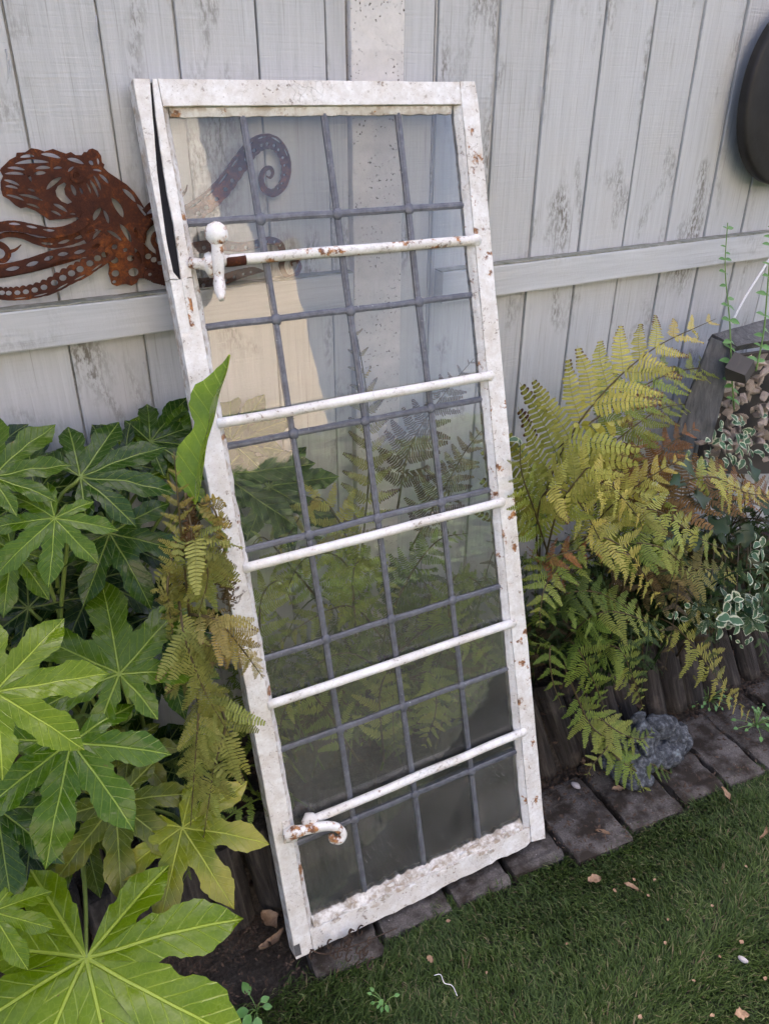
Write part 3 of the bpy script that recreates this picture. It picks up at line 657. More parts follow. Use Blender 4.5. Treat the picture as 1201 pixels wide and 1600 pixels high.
tentacle([o3(*p) for p in ((560, 560), (530, 610), (450, 655), (340, 675), (220, 655), (100, 632), (0, 638), (-120, 670), (-260, 660))], [50, 56, 56, 58, 60, 58, 52, 46, 30], -0.0031, slots=((0.35, 0.7, 3, -0.2, 0.24),))
tentacle([o3(*p) for p in ((600, 640), (540, 690), (450, 720), (350, 745), (250, 735), (150, 700), (60, 690), (0, 705), (-100, 740))], [60, 60, 70, 60, 44, 34, 30, 28, 24], 0.0031, slots=((0.1, 0.5, 3, 0.1, 0.3),))
tentacle([o3(*p) for p in ((690, 700), (620, 760), (500, 800), (380, 815), (280, 850), (150, 890), (0, 915), (-140, 900), (-250, 840))], [70, 76, 70, 66, 72, 72, 66, 50, 30], -0.0062, slots=((0.08, 0.75, 6, 0.0, 0.36),))
tentacle([o3(*p) for p in ((690, 760), (520, 835), (360, 885), (200, 925), (60, 955), (0, 965), (-120, 985))], [24, 26, 24, 26, 24, 22, 18], 0.0062)
tentacle([o3(*p) for p in ((720, 800), (640, 840), (540, 905), (430, 960), (320, 1020), (200, 1055), (90, 1068), (0, 1065), (-120, 1040), (-230, 980))], [70, 88, 92, 90, 84, 74, 70, 66, 54, 30], -0.0093, holes=((0.04, 0.8, 13, -0.12, 0.25),), slots=((0.1, 0.7, 5, 0.34, 0.12),), scallop=0.14)
tentacle([o3(*p) for p in ((-120, 760), (-40, 745), (30, 770), (55, 815), (30, 855), (-15, 855), (-30, 820), (-5, 798))], [40, 40, 36, 32, 28, 22, 18, 10], 0.0)
tentacle([o3(*p) for p in ((55, 800), (100, 785), (138, 752))], [20, 14, 3], -0.0031, n=14)
tentacle([o3(*p) for p in ((930, 540), (985, 490), (1050, 490), (1110, 530), (1140, 600))], [30, 32, 34, 36, 36], -0.0031)
tentacle([o3(*p) for p in ((905, 740), (930, 640), (1000, 590), (1080, 600), (1130, 660), (1140, 740), (1100, 800), (1040, 790), (1000, 740), (1010, 690), (1050, 680), (1062, 720))], [80, 76, 66, 58, 52, 46, 40, 36, 30, 26, 20, 10], 0.0062, slots=((0.05, 0.7, 7, 0.0, 0.28),))
tentacle([o3(*p) for p in ((900, 800), (960, 850), (1040, 890), (1120, 905), (1220, 900))], [120, 110, 100, 95, 90], 0.0093, holes=((0.2, 0.95, 6, 0.15, 0.2),))
tentacle([o3(*p) for p in ((930, 930), (1000, 955), (1070, 975), (1140, 970), (1230, 950))], [56, 60, 60, 56, 50], -0.0062, holes=((0.05, 0.95, 6, 0.0, 0.22),), scallop=0.2)
tentacle([o4(*p) for p in ((40, 860), (140, 790), (250, 725), (350, 650), (440, 560), (520, 450), (600, 340), (680, 285), (760, 295), (815, 370), (830, 470), (805, 560), (745, 608), (690, 580), (672, 520), (690, 465), (728, 448), (745, 480), (728, 512), (706, 500))], [120, 120, 118, 112, 108, 104, 96, 88, 80, 72, 64, 56, 48, 40, 34, 28, 24, 20, 14, 6], 0.0, holes=((0.1, 0.62, 17, -0.2, 0.15),), slots=((0.1, 0.5, 8, 0.28, 0.14),), scallop=0.06, n=150)
tentacle([o4(*p) for p in ((20, 990), (150, 980), (280, 950), (400, 935), (540, 945), (640, 930), (730, 905), (795, 930), (812, 1000), (805, 1070), (840, 1130), (890, 1120), (920, 1070), (900, 1030), (865, 1040), (870, 1065))], [90, 84, 76, 70, 62, 56, 50, 46, 42, 36, 32, 28, 24, 20, 14, 6], 0.0031, holes=((0.05, 0.5, 10, -0.1, 0.22),), n=110)
tentacle([o4(*p) for p in ((0, 1120), (120, 1150), (260, 1175), (400, 1155), (520, 1115), (620, 1090), (690, 1092))], [90, 86, 80, 72, 62, 50, 6], -0.0031, holes=((0.1, 0.85, 9, -0.12, 0.2),))
tentacle([o4(*p) for p in ((90, 700), (150, 650), (200, 600), (216, 555))], [36, 26, 16, 3], 0.0031, n=20)
for k, (a, b) in enumerate(((180, 300), (700, 800))):     # standoff studs fixing it to the boards
    p = o3(a, b); tube('stud', [Vector((p.x - OB.x, -0.001, p.y - OB.z)), Vector((p.x - OB.x, 0.019, p.y - OB.z))], [0.004, 0.004], M_rust, octo, 8, 2)

# ---- dark round board at the right edge
dc = Vector((1.891, 1.318, 1.489)); disc = empty('wall_disc', dc)
tag(disc, 'large dark round wooden board hanging on the fence at the right edge', 'wall board')
rx = 0.208
V, Fc = [], []; NS = 72
for (f, y) in ((0.0, -0.018), (0.80, -0.018), (0.86, -0.014), (0.965, -0.016), (0.992, -0.012), (1.0, -0.004), (0.985, 0.012)):
    for k in range(NS):
        a = 2 * math.pi * k / NS; e_ = abs(math.cos(a)) ** 2.15 + abs(math.sin(a)) ** 2.15
        rr = f * rx / e_ ** (1 / 2.15)
        V.append((rr * math.cos(a), y, rr * 0.98 * math.sin(a)))
for j in range(6):
    for k in range(NS): Fc.append((j * NS + k, (j + 1) * NS + k, (j + 1) * NS + (k + 1) % NS, j * NS + (k + 1) % NS))
mesh('board', V, Fc, M_disc, disc, True)
tube('hanging_hook', [Vector((0, 0.0, rx * 0.9)), Vector((0, 0.02, rx * 0.95)), Vector((0, 0.035, rx * 0.95))], [0.004, 0.004, 0.004], M_wire, disc)
q = at(1178, 228, 1.314) - dc
tube('scratch', [q, q + Vector((0.02, -0.0006, -0.003)), q + Vector((0.05, -0.001, -0.004))], [0.0008, 0.0012, 0.0005], M_wire, disc, 5, 5)

# ================================================================ plants
def frame_matrix(P, X, Y, Z):
    M = Matrix.Identity(4)
    for i in range(3): M[i][0] = X[i]; M[i][1] = Y[i]; M[i][2] = Z[i]; M[i][3] = P[i]
    return M
# ---- fatsia: palmate leaves
def fatsia_mesh(L, nl, spread, seed, fold, droop, wide=1.0, curl=0.0):
    r = random.Random(seed); V, Fc, UV = [], [], []
    sp = math.radians(spread) / max(1, nl - 1); half = sp / 2 if nl > 1 else 1.5
    xs = [0, .36, .42, .48, .56, .66, .77, .87, .94, .98, 1.0]; ys = [.19, .185, .15, .125, .145, .170, .150, .092, .040, .012, .0]
    nt, nsd = 28, 5
    for i in range(nl):
        k = (i - (nl - 1) / 2) / max(0.5, (nl - 1) / 2)
        ln = L * (1.0 - 0.40 * abs(k) ** 1.7) * r.uniform(0.93, 1.07); ang = k * math.radians(spread) / 2
        ca, sa = math.cos(ang), math.sin(ang); ldr = droop * r.uniform(0.4, 1.5); tw = r.uniform(-0.25, 0.25); sway = r.uniform(-0.07, 0.07)
        ph = r.uniform(0, 6)
        b0 = len(V)
        for a in range(nt + 1):
            t01 = (a / nt) ** 0.92; t = ln * t01
            hw = min(interp(xs, ys, t01) * ln * wide * (1 + 0.05 * math.sin(t01 * 40 + ph) * (t01 > .4)), t * math.tan(half) if half < 1.2 else t * 1.0)
            serr = 1 + (0.022 if a % 2 else -0.022) * (t01 > 0.45)
            for b in range(-nsd, nsd + 1):
                s = b / nsd * hw * serr
                sh = sway * ln * max(0, t01 - .35) ** 2
                x = (s + sh) * ca + t * sa; y = -(s + sh) * sa + t * ca
                z = fold * abs(s) - L * ldr * max(0, t01 - .3) ** 2 * (1 + curl) + tw * s * max(0, t01 - .35)
                z += 0.034 * L * noise.noise(Vector((x / L * 4 + seed, y / L * 4, 0))) + 0.010 * L * math.sin(t01 * 17 + ph) * (abs(b) / nsd) ** 2 * min(1, t01 * 2)
                z += 0.006 * L * (-1 if b == 0 else 0)
                V.append((x, y, z)); UV.append((s / L, t / L))
        w_ = 2 * nsd + 1
        for a in range(nt):
            for b in range(2 * nsd):
                p = b0 + a * w_ + b; Fc.append((p, p + 1, p + w_ + 1, p + w_))
    return V, Fc, UV
fat = empty('fatsia_plant', (0.05, 1.18, 0.12)); tag(fat, 'large glossy green fatsia shrub with palmate leaves filling the left side', 'shrub')
FB = fat.location.copy()
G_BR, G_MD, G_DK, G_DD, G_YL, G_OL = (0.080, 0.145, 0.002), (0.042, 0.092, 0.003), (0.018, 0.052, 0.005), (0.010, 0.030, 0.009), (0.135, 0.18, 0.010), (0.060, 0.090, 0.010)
def leaf(px, py, Y, Lpx, ang, col, nl=7, spread=250, up=0.55, side=0.0, face=0.8, alpha=0.0, droop=0.22, fold=0.14, stem=None, seed=None, curl=0.0, wide=1.0):
    P = at(px, py, Y); L = Lpx * zdepth(P) / F
    v = (CAM - P).normalized(); n = (v * face + Vector((0, 0, 1)) * up + right * side).normalized()
    d = right * math.cos(math.radians(ang)) + CUP * math.sin(math.radians(ang)); d = (d - n * d.dot(n)).normalized()
    X = d.cross(n)
    sd = seed if seed is not None else rnd.randint(0, 9999)
    Vv, Fc, UV = fatsia_mesh(L, nl, spread, sd, fold, droop, wide, curl)
    o = mesh('leaf', Vv, Fc, M_leaf, fat, True, UV)
    ML = Matrix.Translation(-FB) @ frame_matrix(P, X, d, n); o.matrix_local = ML
    j = rnd.uniform(0.88, 1.12); o.color = (col[0] * j * rnd.uniform(.93, 1.07), col[1] * j, col[2] * j, alpha)
    # petiole, a sub-part of the leaf
    base = stem if stem is not None else Vector((0.02 + rnd.uniform(-.14, .16), 1.24 + rnd.uniform(-.05, .05), 0.18 + rnd.uniform(0, .12)))
    inv = ML.inverted() @ Matrix.Translation(-FB)
    back = P - n * 0.004
    mid1 = back - d * 0.05 * (L / 0.15) - n * 0.06; mid2 = base.lerp(back, 0.5) + Vector((0, 0, 0.06))
    pts = [inv @ p for p in ((back + n * 0.002, mid1, mid2, base) if stem is None else (back + n * 0.002, back.lerp(base, 0.5) + Vector((0.002, -0.004, 0)), base))]
    tube('petiole', pts, [0.0030, 0.0032, 0.0036, 0.0048], M_petiole, o, 7, 14)
    return o
# front leaves, big to small
leaf(135, 1497, 0.80, 300, 268, G_BR, 8, 285, up=0.75, face=0.75, droop=0.10, fold=0.10, stem=at(127, 1318, 1.02), seed=5, wide=1.08)
leaf(112, 1160, 0.92, 190, 262, G_MD, 7, 268, up=0.5, seed=11, droop=0.3, wide=1.08)
leaf(-8, 1082, 0.90, 175, 20, G_BR, 7, 265, up=0.55, seed=14, droop=0.15, wide=1.1)
leaf(187, 1053, 0.98, 165, 100, G_MD, 7, 300, up=0.5, seed=17, droop=0.12, wide=1.12)
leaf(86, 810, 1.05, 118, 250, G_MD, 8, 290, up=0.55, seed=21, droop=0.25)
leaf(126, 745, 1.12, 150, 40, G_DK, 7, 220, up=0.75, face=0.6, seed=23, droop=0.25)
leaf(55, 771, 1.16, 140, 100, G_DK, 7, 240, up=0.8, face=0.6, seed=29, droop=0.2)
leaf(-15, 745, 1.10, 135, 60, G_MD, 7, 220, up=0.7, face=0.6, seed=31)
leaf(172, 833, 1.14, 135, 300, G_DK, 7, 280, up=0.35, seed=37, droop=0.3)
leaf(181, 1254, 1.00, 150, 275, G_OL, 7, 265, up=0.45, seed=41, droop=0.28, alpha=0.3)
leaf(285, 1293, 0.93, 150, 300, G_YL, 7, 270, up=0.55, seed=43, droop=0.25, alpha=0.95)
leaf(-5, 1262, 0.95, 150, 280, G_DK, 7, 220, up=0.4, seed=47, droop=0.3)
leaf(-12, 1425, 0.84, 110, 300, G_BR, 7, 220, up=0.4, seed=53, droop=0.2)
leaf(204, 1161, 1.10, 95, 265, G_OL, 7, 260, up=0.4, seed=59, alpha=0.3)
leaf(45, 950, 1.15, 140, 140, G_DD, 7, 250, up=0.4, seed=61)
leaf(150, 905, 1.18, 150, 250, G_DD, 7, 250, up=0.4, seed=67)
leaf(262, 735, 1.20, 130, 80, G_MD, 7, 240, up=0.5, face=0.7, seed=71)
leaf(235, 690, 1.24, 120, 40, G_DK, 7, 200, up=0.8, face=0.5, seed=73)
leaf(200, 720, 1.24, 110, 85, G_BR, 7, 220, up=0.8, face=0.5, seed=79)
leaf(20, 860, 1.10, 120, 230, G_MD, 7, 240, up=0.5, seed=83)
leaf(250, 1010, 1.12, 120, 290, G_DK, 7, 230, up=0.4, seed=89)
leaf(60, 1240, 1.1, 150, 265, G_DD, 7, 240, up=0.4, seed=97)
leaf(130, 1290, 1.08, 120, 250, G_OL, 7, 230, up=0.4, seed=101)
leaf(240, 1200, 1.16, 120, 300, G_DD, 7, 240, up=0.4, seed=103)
# the upright folded leaf standing in front of the stile
leaf(305, 790, 0.99, 250, 76, (0.12, 0.20, 0.010), 1, 40, up=0.1, face=0.55, side=-0.65, fold=0.8, droop=0.05, seed=107, wide=0.8)
# leaves pressed behind the window
leaf(345, 742, 1.27, 150, 10, G_DK, 7, 250, up=0.3, seed=109, droop=0.1)
leaf(420, 760, 1.29, 120, 330, G_DK, 7, 240, up=0.35, seed=113, droop=0.15)
leaf(360, 690, 1.30, 110, 60, G_MD, 7, 200, up=0.5, seed=127, droop=0.15)
# leaves deeper in the shrub, coloured darker to paint the shaded gaps
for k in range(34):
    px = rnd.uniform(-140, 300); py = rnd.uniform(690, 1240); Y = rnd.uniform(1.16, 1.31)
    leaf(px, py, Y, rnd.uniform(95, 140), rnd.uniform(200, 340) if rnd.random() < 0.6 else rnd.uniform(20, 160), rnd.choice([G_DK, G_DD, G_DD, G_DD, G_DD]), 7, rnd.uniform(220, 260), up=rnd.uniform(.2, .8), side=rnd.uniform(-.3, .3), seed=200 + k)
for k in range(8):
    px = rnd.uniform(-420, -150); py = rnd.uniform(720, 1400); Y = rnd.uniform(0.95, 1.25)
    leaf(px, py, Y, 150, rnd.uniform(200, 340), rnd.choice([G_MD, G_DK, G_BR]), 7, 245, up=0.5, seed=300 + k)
for k in range(5):
    a = Vector((0.02 + rnd.uniform(-.2, .2), 1.2 + rnd.uniform(-.04, .06), 0.05)) - FB
    tube('stem', [a, a + Vector((rnd.uniform(-.04, .04), -0.01, 0.25)), a + Vector((rnd.uniform(-.1, .1), -0.03, 0.55))], [0.012, 0.010, 0.007], M_woodstem, fat, 8, 10)

# ---- ferns
def pinna_geo(npair, kind, seed):
    """unit long pinna along +X; pinnules stand out along +-Y; returns V, F, UV"""
    r = random.Random(seed); V, Fc, UV = [], [], []
    def bend(p, t):
        x, y, z = p
        if kind == 'curl':
            a = 2.4 * x + 0.4 * math.sin(x * 9 + seed); rr = 0.42
            tw = 2.2 * x + seed
            y2 = y * math.cos(tw) - z * math.sin(tw); z2 = y * math.sin(tw) + z * math.cos(tw)
            return (rr * math.sin(a) + 0.2 * x, y2 + 0.06 * math.sin(7 * x + seed), z2 - rr * (1 - math.cos(a)) * 0.8)
        return (x, y + (0.05 * math.sin(seed * 2.3)) * x * x + 0.02 * math.sin(5 * x + seed), z - (0.16 + 0.14 * math.sin(seed * 1.9)) * x * x + 0.02 * math.sin(6 * x + seed) + 0.25 * y * x * math.sin(seed * 3.1))
    n = npair
    for i in range(n):
        t = 0.03 + 0.95 * (i / n) ** 0.97
        ln = 0.205 * (1 - t) ** 0.62 * (0.78 + 0.22 * min(1, t * 8)) + 0.012
        hw = 0.40 / n * (0.86 if kind != 'thin' else 0.75)
        for sd in (-1, 1):
            l2 = ln * r.uniform(0.88, 1.1); lean = 0.22 + r.uniform(-0.08, 0.08); tz = r.uniform(-0.5, 0.25)
            if kind == 'curl': tz -= 0.5
            dx, dy = math.sin(lean), math.cos(lean) * sd
            b = len(V)
            for (q, ww) in ((0.0, 0.95), (0.35, 1.0), (0.72, 0.95), (0.92, 0.62), (1.0, 0.0)):
                cx, cy = t + dx * l2 * q, dy * l2 * q; cz = tz * l2 * q * q
                if ww == 0.0:
                    V.append(bend((cx, cy, cz), t)); UV.append((t, 1.0)); continue
                for e in (-1, 1):
                    V.append(bend((cx + e * hw * ww * math.cos(lean), cy - e * hw * ww * math.sin(lean) * sd, cz + 0.004), t)); UV.append((t, q))
            for k in range(3):
                f = (b + 2 * k, b + 2 * k + 1, b + 2 * k + 3, b + 2 * k + 2)
                Fc.append(f if sd > 0 else f[::-1])
            f = (b + 6, b + 7, b + 8); Fc.append(f if sd > 0 else f[::-1])
    # stalk
    b = len(V); m = 8
    for i in range(m + 1):
        t = i / m; w2 = 0.009 * (1 - 0.8 * t)
        for (yy, zz) in ((-w2, 0.002), (0, 0.008), (w2, 0.002)): V.append(bend((t, yy, zz), t)); UV.append((t * 0.6, 0.0))
    for i in range(m):
        for k in range(2): p = b + 3 * i + k; Fc.append((p, p + 1, p + 4, p + 3))
    return V, Fc, UV
PG = {}
for kind, cnt in (('flat', 7), ('curl', 4), ('thin', 2)):
    PG[kind] = []
    for s in range(cnt):
        g = pinna_geo(15 if kind != 'thin' else 12, kind, s * 1.7 + 0.3)
        m = bpy.data.meshes.new('pinna'); m.from_pydata(g[0], [], g[1]); l = m.uv_layers.new(name='UVMap')
        idx = np.zeros(len(m.loops), dtype=np.int32); m.loops.foreach_get('vertex_index', idx)
        l.data.foreach_set('uv', np.asarray(g[2], dtype=np.float32)[idx].ravel())
        m.polygons.foreach_set('use_smooth', [True] * len(m.polygons)); m.materials.append(M_fern)
        PG[kind].append((m, g))
def fern(name, base, label, group='ferns'):
    e = empty(name, base); tag(e, label, 'fern', group); return e
def lerp3(a, b, t): return tuple(a[i] + (b[i] - a[i]) * t for i in range(3))
def frond(fe, pts, npair, plen, cols, facing=None, kind='flat', start=0.12, alpha=0.2, lean=0.45, single=False, jit=0.16, droop=0.0, lift=0.0):
    """pts: world points from base to tip; plen: longest pinna in metres; cols: colour base -> tip"""
    B = fe.location; C = catmull(pts, 48); N = len(C)
    if not single and fe['label'].startswith(('tall', 'low', 'rusty')): plen *= 1.14; cols = tuple(tuple(q * 1.18 for q in c) for c in cols)
    L = [0.0]
    for i in range(1, N): L.append(L[-1] + (C[i] - C[i - 1]).length)
    tot = L[-1]
    V, Fc = tube_geo([c - B for c in C[::4]], [0.0026, 0.0020, 0.0014, 0.0006], 6, 24)
    if single:
        UV = [(0.2, 0.0)] * len(V)
    fo = None if single else mesh('frond', V, Fc, M_rachis, fe, True)
    n = npair
    for i in range(n):
        t = start + (1 - start) * (i + 0.5) / n; d = t * tot
        k = min(np.searchsorted(L, d), N - 2); k = max(k, 1)
        P = C[k - 1].lerp(C[k], (d - L[k - 1]) / max(1e-6, L[k] - L[k - 1])); T = (C[min(k + 1, N - 1)] - C[max(k - 2, 0)]).normalized()
        nn = facing if facing is not None else ((CAM - P).normalized() * 0.7 + Vector((0, 0, 0.6)))
        nn = (nn - T * nn.dot(T)).normalized(); S = T.cross(nn)
        tt = (t - start) / (1 - start)
        ll = plen * min(1, 0.72 + tt * 1.4) * max(0.10, (1 - tt ** 1.6)) ** 0.85
        for sd in (-1, 1):
            le = lean + rnd.uniform(-jit, jit) + 0.25 * tt
            X = (S * sd * math.cos(le) + T * math.sin(le)); X = (X + nn * rnd.uniform(-jit, jit) + Vector((0, 0, -droop)) + nn * lift).normalized()
            Yd = (T - X * T.dot(X)).normalized(); Z = X.cross(Yd)
            if Z.dot(nn) < 0: Z = -Z; Yd = Z.cross(X)
            if kind == 'curl': a = rnd.uniform(-0.9, 0.9); Yd, Z = Yd * math.cos(a) + Z * math.sin(a), Z * math.cos(a) - Yd * math.sin(a)
            sc_ = ll * rnd.uniform(0.9, 1.1)
            M = Matrix.Translation(-B) @ frame_matrix(P + T * rnd.uniform(-.004, .004), X * sc_, Yd * sc_, Z * sc_)
            me, g = rnd.choice(PG[kind if rnd.random() < 0.93 else 'curl'])
            if single:
                b = len(V); V += [M @ Vector(v) for v in g[0]]; Fc += [tuple(b + q for q in f) for f in g[1]]; UV += g[2]
            else:
                o = inst('pinna', me, fo, M); c = lerp3(cols[0], cols[1], tt); j = rnd.uniform(0.8, 1.2)
                o.color = (c[0] * j * rnd.uniform(.9, 1.1), c[1] * j, c[2] * j, max(0, alpha + rnd.uniform(-.15, .2)))
    if single:
        fo = mesh('frond', V, Fc, M_fern, fe, True, UV); c = lerp3(cols[0], cols[1], 0.5); j = rnd.uniform(.8, 1.2); fo.color = (c[0] * j, c[1] * j, c[2] * j, alpha)
    return fo
YG, YE, GR, DG, RU, BR, DB = (0.235, 0.265, 0.068), (0.38, 0.33, 0.085), (0.125, 0.185, 0.033), (0.03, 0.062, 0.018), (0.19, 0.085, 0.035), (0.14, 0.10, 0.045), (0.06, 0.045, 0.022)
def P3(L): return [at(*p) for p in L]
# A: tall yellowing fern on the right
fA = fern('fern', at(835, 905, 1.16), 'tall yellowing fern arching up the right fence beside the window')
fb = (842, 900, 1.15)
frond(fA, P3([fb, (848, 790, 1.13), (885, 690, 1.10), (950, 605, 1.07), (1020, 545, 1.05), (1075, 517, 1.04), (1118, 498, 1.03)]), 16, 0.172, (YG, YE), start=0.14, alpha=0.36, lean=0.50)
frond(fA, P3([fb, (838, 830, 1.10), (850, 770, 1.05), (895, 775, 1.0), (940, 850, 0.98), (958, 900, 0.97)]), 10, 0.085, (YG, YE), start=0.3, alpha=0.25)
frond(fA, P3([(900, 860, 1.12), (945, 800, 1.05), (1000, 755, 1.0), (1050, 725, 0.97), (1078, 712, 0.96)]), 13, 0.085, (YG, YE), start=0.15, alpha=0.15)
frond(fA, P3([(900, 860, 1.12), (970, 800, 1.05), (1030, 800, 1.0), (1090, 840, 0.96), (1150, 868, 0.93)]), 12, 0.085, (YG, YG), start=0.2, alpha=0.12)
frond(fA, P3([(860, 880, 1.12), (835, 800, 1.08), (815, 740, 1.06), (812, 690, 1.05)]), 9, 0.08, (GR, YG), start=0.2, alpha=0.2)
frond(fA, P3([(860, 880, 1.12), (905, 840, 1.02), (965, 850, 0.97), (1010, 905, 0.95), (1030, 950, 0.94)]), 11, 0.09, (YG, YE), start=0.2, alpha=0.2)
frond(fA, P3([(860, 880, 1.12), (880, 870, 1.05), (850, 920, 1.0), (842, 980, 0.98)]), 9, 0.08, (GR, YG), start=0.15, alpha=0.2)
frond(fA, P3([(1040, 760, 1.05), (1110, 745, 1.0), (1165, 770, 0.97), (1215, 775, 0.95)]), 10, 0.07, (YG, YE), start=0.2, alpha=0.2)
frond(fA, P3([(850, 880, 1.1), (870, 800, 1.03), (905, 745, 0.99), (930, 735, 0.97), (990, 800, 0.95), (1005, 830, 0.945)]), 12, 0.085, (YG, YE), start=0.3, alpha=0.2)
frond(fA, P3([(900, 880, 1.1), (980, 850, 1.0), (1040, 860, 0.95), (1085, 905, 0.93)]), 12, 0.085, (GR, YG), start=0.15, alpha=0.12)
frond(fA, P3([(870, 700, 1.18), (950, 640, 1.17), (1030, 590, 1.16), (1100, 575, 1.15), (1150, 590, 1.14)]), 12, 0.09, (GR, YG), start=0.2, alpha=0.3)
frond(fA, P3([(880, 760, 1.2), (960, 690, 1.18), (1030, 640, 1.16), (1085, 630, 1.15)]), 11, 0.09, (GR, YG), start=0.2, alpha=0.3)
# B: rusty fern further right
fB = fern('fern', at(985, 870, 1.14), 'rusty brown fern fronds spreading in front of the log box')
frond(fB, P3([(960, 850, 1.14), (1040, 790, 1.08), (1100, 770, 1.05), (1160, 765, 1.03), (1230, 780, 1.0)]), 13, 0.12, (BR, RU), start=0.12, alpha=0.1, lift=0.4)
frond(fB, P3([(960, 850, 1.14), (1000, 760, 1.12), (1040, 700, 1.1), (1090, 665, 1.08)]), 12, 0.10, (BR, RU), start=0.2, alpha=0.1, lift=0.2)
frond(fB, P3([(900, 900, 1.1), (850, 880, 1.04), (900, 860, 1.0), (960, 862, 0.96), (985, 868, 0.95)]), 10, 0.06, (RU, RU), start=0.2, alpha=0.2)
frond(fB, P3([(980, 900, 1.1), (1060, 890, 1.02), (1110, 890, 0.99), (1165, 895, 0.97)]), 12, 0.085, (BR, YG), start=0.1, alpha=0.1)
frond(fB, P3([(980, 920, 1.1), (1050, 925, 1.0), (1100, 945, 0.97), (1150, 955, 0.95)]), 11, 0.08, (BR, YG), start=0.1, alpha=0.1)
frond(fB, P3([(920, 830, 1.15), (950, 760, 1.14), (985, 720, 1.12), (1000, 680, 1.12)]), 10, 0.08, (DB, RU), start=0.1, alpha=0.2)
# C: low green fern
fC = fern('fern', at(900, 1030, 1.04), 'low green fern spilling over the log edging beside the window')
frond(fC, P3([(1000, 960, 1.08), (1040, 970, 1.0), (1075, 1000, 0.96), (1120, 1060, 0.91), (1180, 1130, 0.86)]), 12, 0.075, (YG, YE), start=0.2, alpha=0.18)
frond(fC, P3([(880, 1000, 1.05), (930, 960, 0.98), (980, 960, 0.95), (1030, 985, 0.93), (1055, 1010, 0.92)]), 12, 0.08, (GR, YG), start=0.1, alpha=0.1)
frond(fC, P3([(880, 1000, 1.05), (900, 1010, 0.99), (925, 1060, 0.96), (945, 1110, 0.94)]), 10, 0.075, (GR, GR), start=0.1, alpha=0.1)
frond(fC, P3([(900, 1020, 1.05), (960, 1010, 0.97), (985, 1050, 0.94), (1005, 1110, 0.92)]), 10, 0.07, (GR, YG), start=0.15, alpha=0.1)
frond(fC, P3([(880, 1030, 1.05), (860, 1010, 0.98), (862, 1060, 0.95), (880, 1110, 0.93)]), 10, 0.06, (GR, GR), start=0.1, alpha=0.12)
frond(fC, P3([(880, 1040, 1.03), (920, 1130, 0.96), (950, 1160, 0.92), (925, 1195, 0.90), (915, 1215, 0.895)]), 11, 0.062, (GR, YG), start=0.25, alpha=0.05)
frond(fC, P3([(900, 1090, 1.02), (960, 1140, 0.93), (1000, 1155, 0.90), (1020, 1140, 0.9)]), 11, 0.062, (YG, GR), start=0.25, alpha=0.05)
frond(fC, P3([(930, 1150, 0.97), (970, 1190, 0.89), (1000, 1215, 0.87), (985, 1260, 0.845)]), 11, 0.062, (GR, YG), start=0.2, alpha=0.08)
frond(fC, P3([(950, 1160, 0.96), (1010, 1190, 0.88), (1050, 1210, 0.855), (1075, 1225, 0.84)]), 9, 0.038, (GR, DG), start=0.25, alpha=0.1)
frond(fC, P3([(980, 1200, 0.92), (1035, 1240, 0.84), (1055, 1270, 0.815), (1080, 1300, 0.79)]), 8, 0.038, (YG, YG), start=0.3, alpha=0.25)
frond(fC, P3([(870, 960, 1.08), (880, 930, 1.02), (930, 925, 0.98), (980, 950, 0.96)]), 11, 0.08, (DG, GR), start=0.1, alpha=0.1)
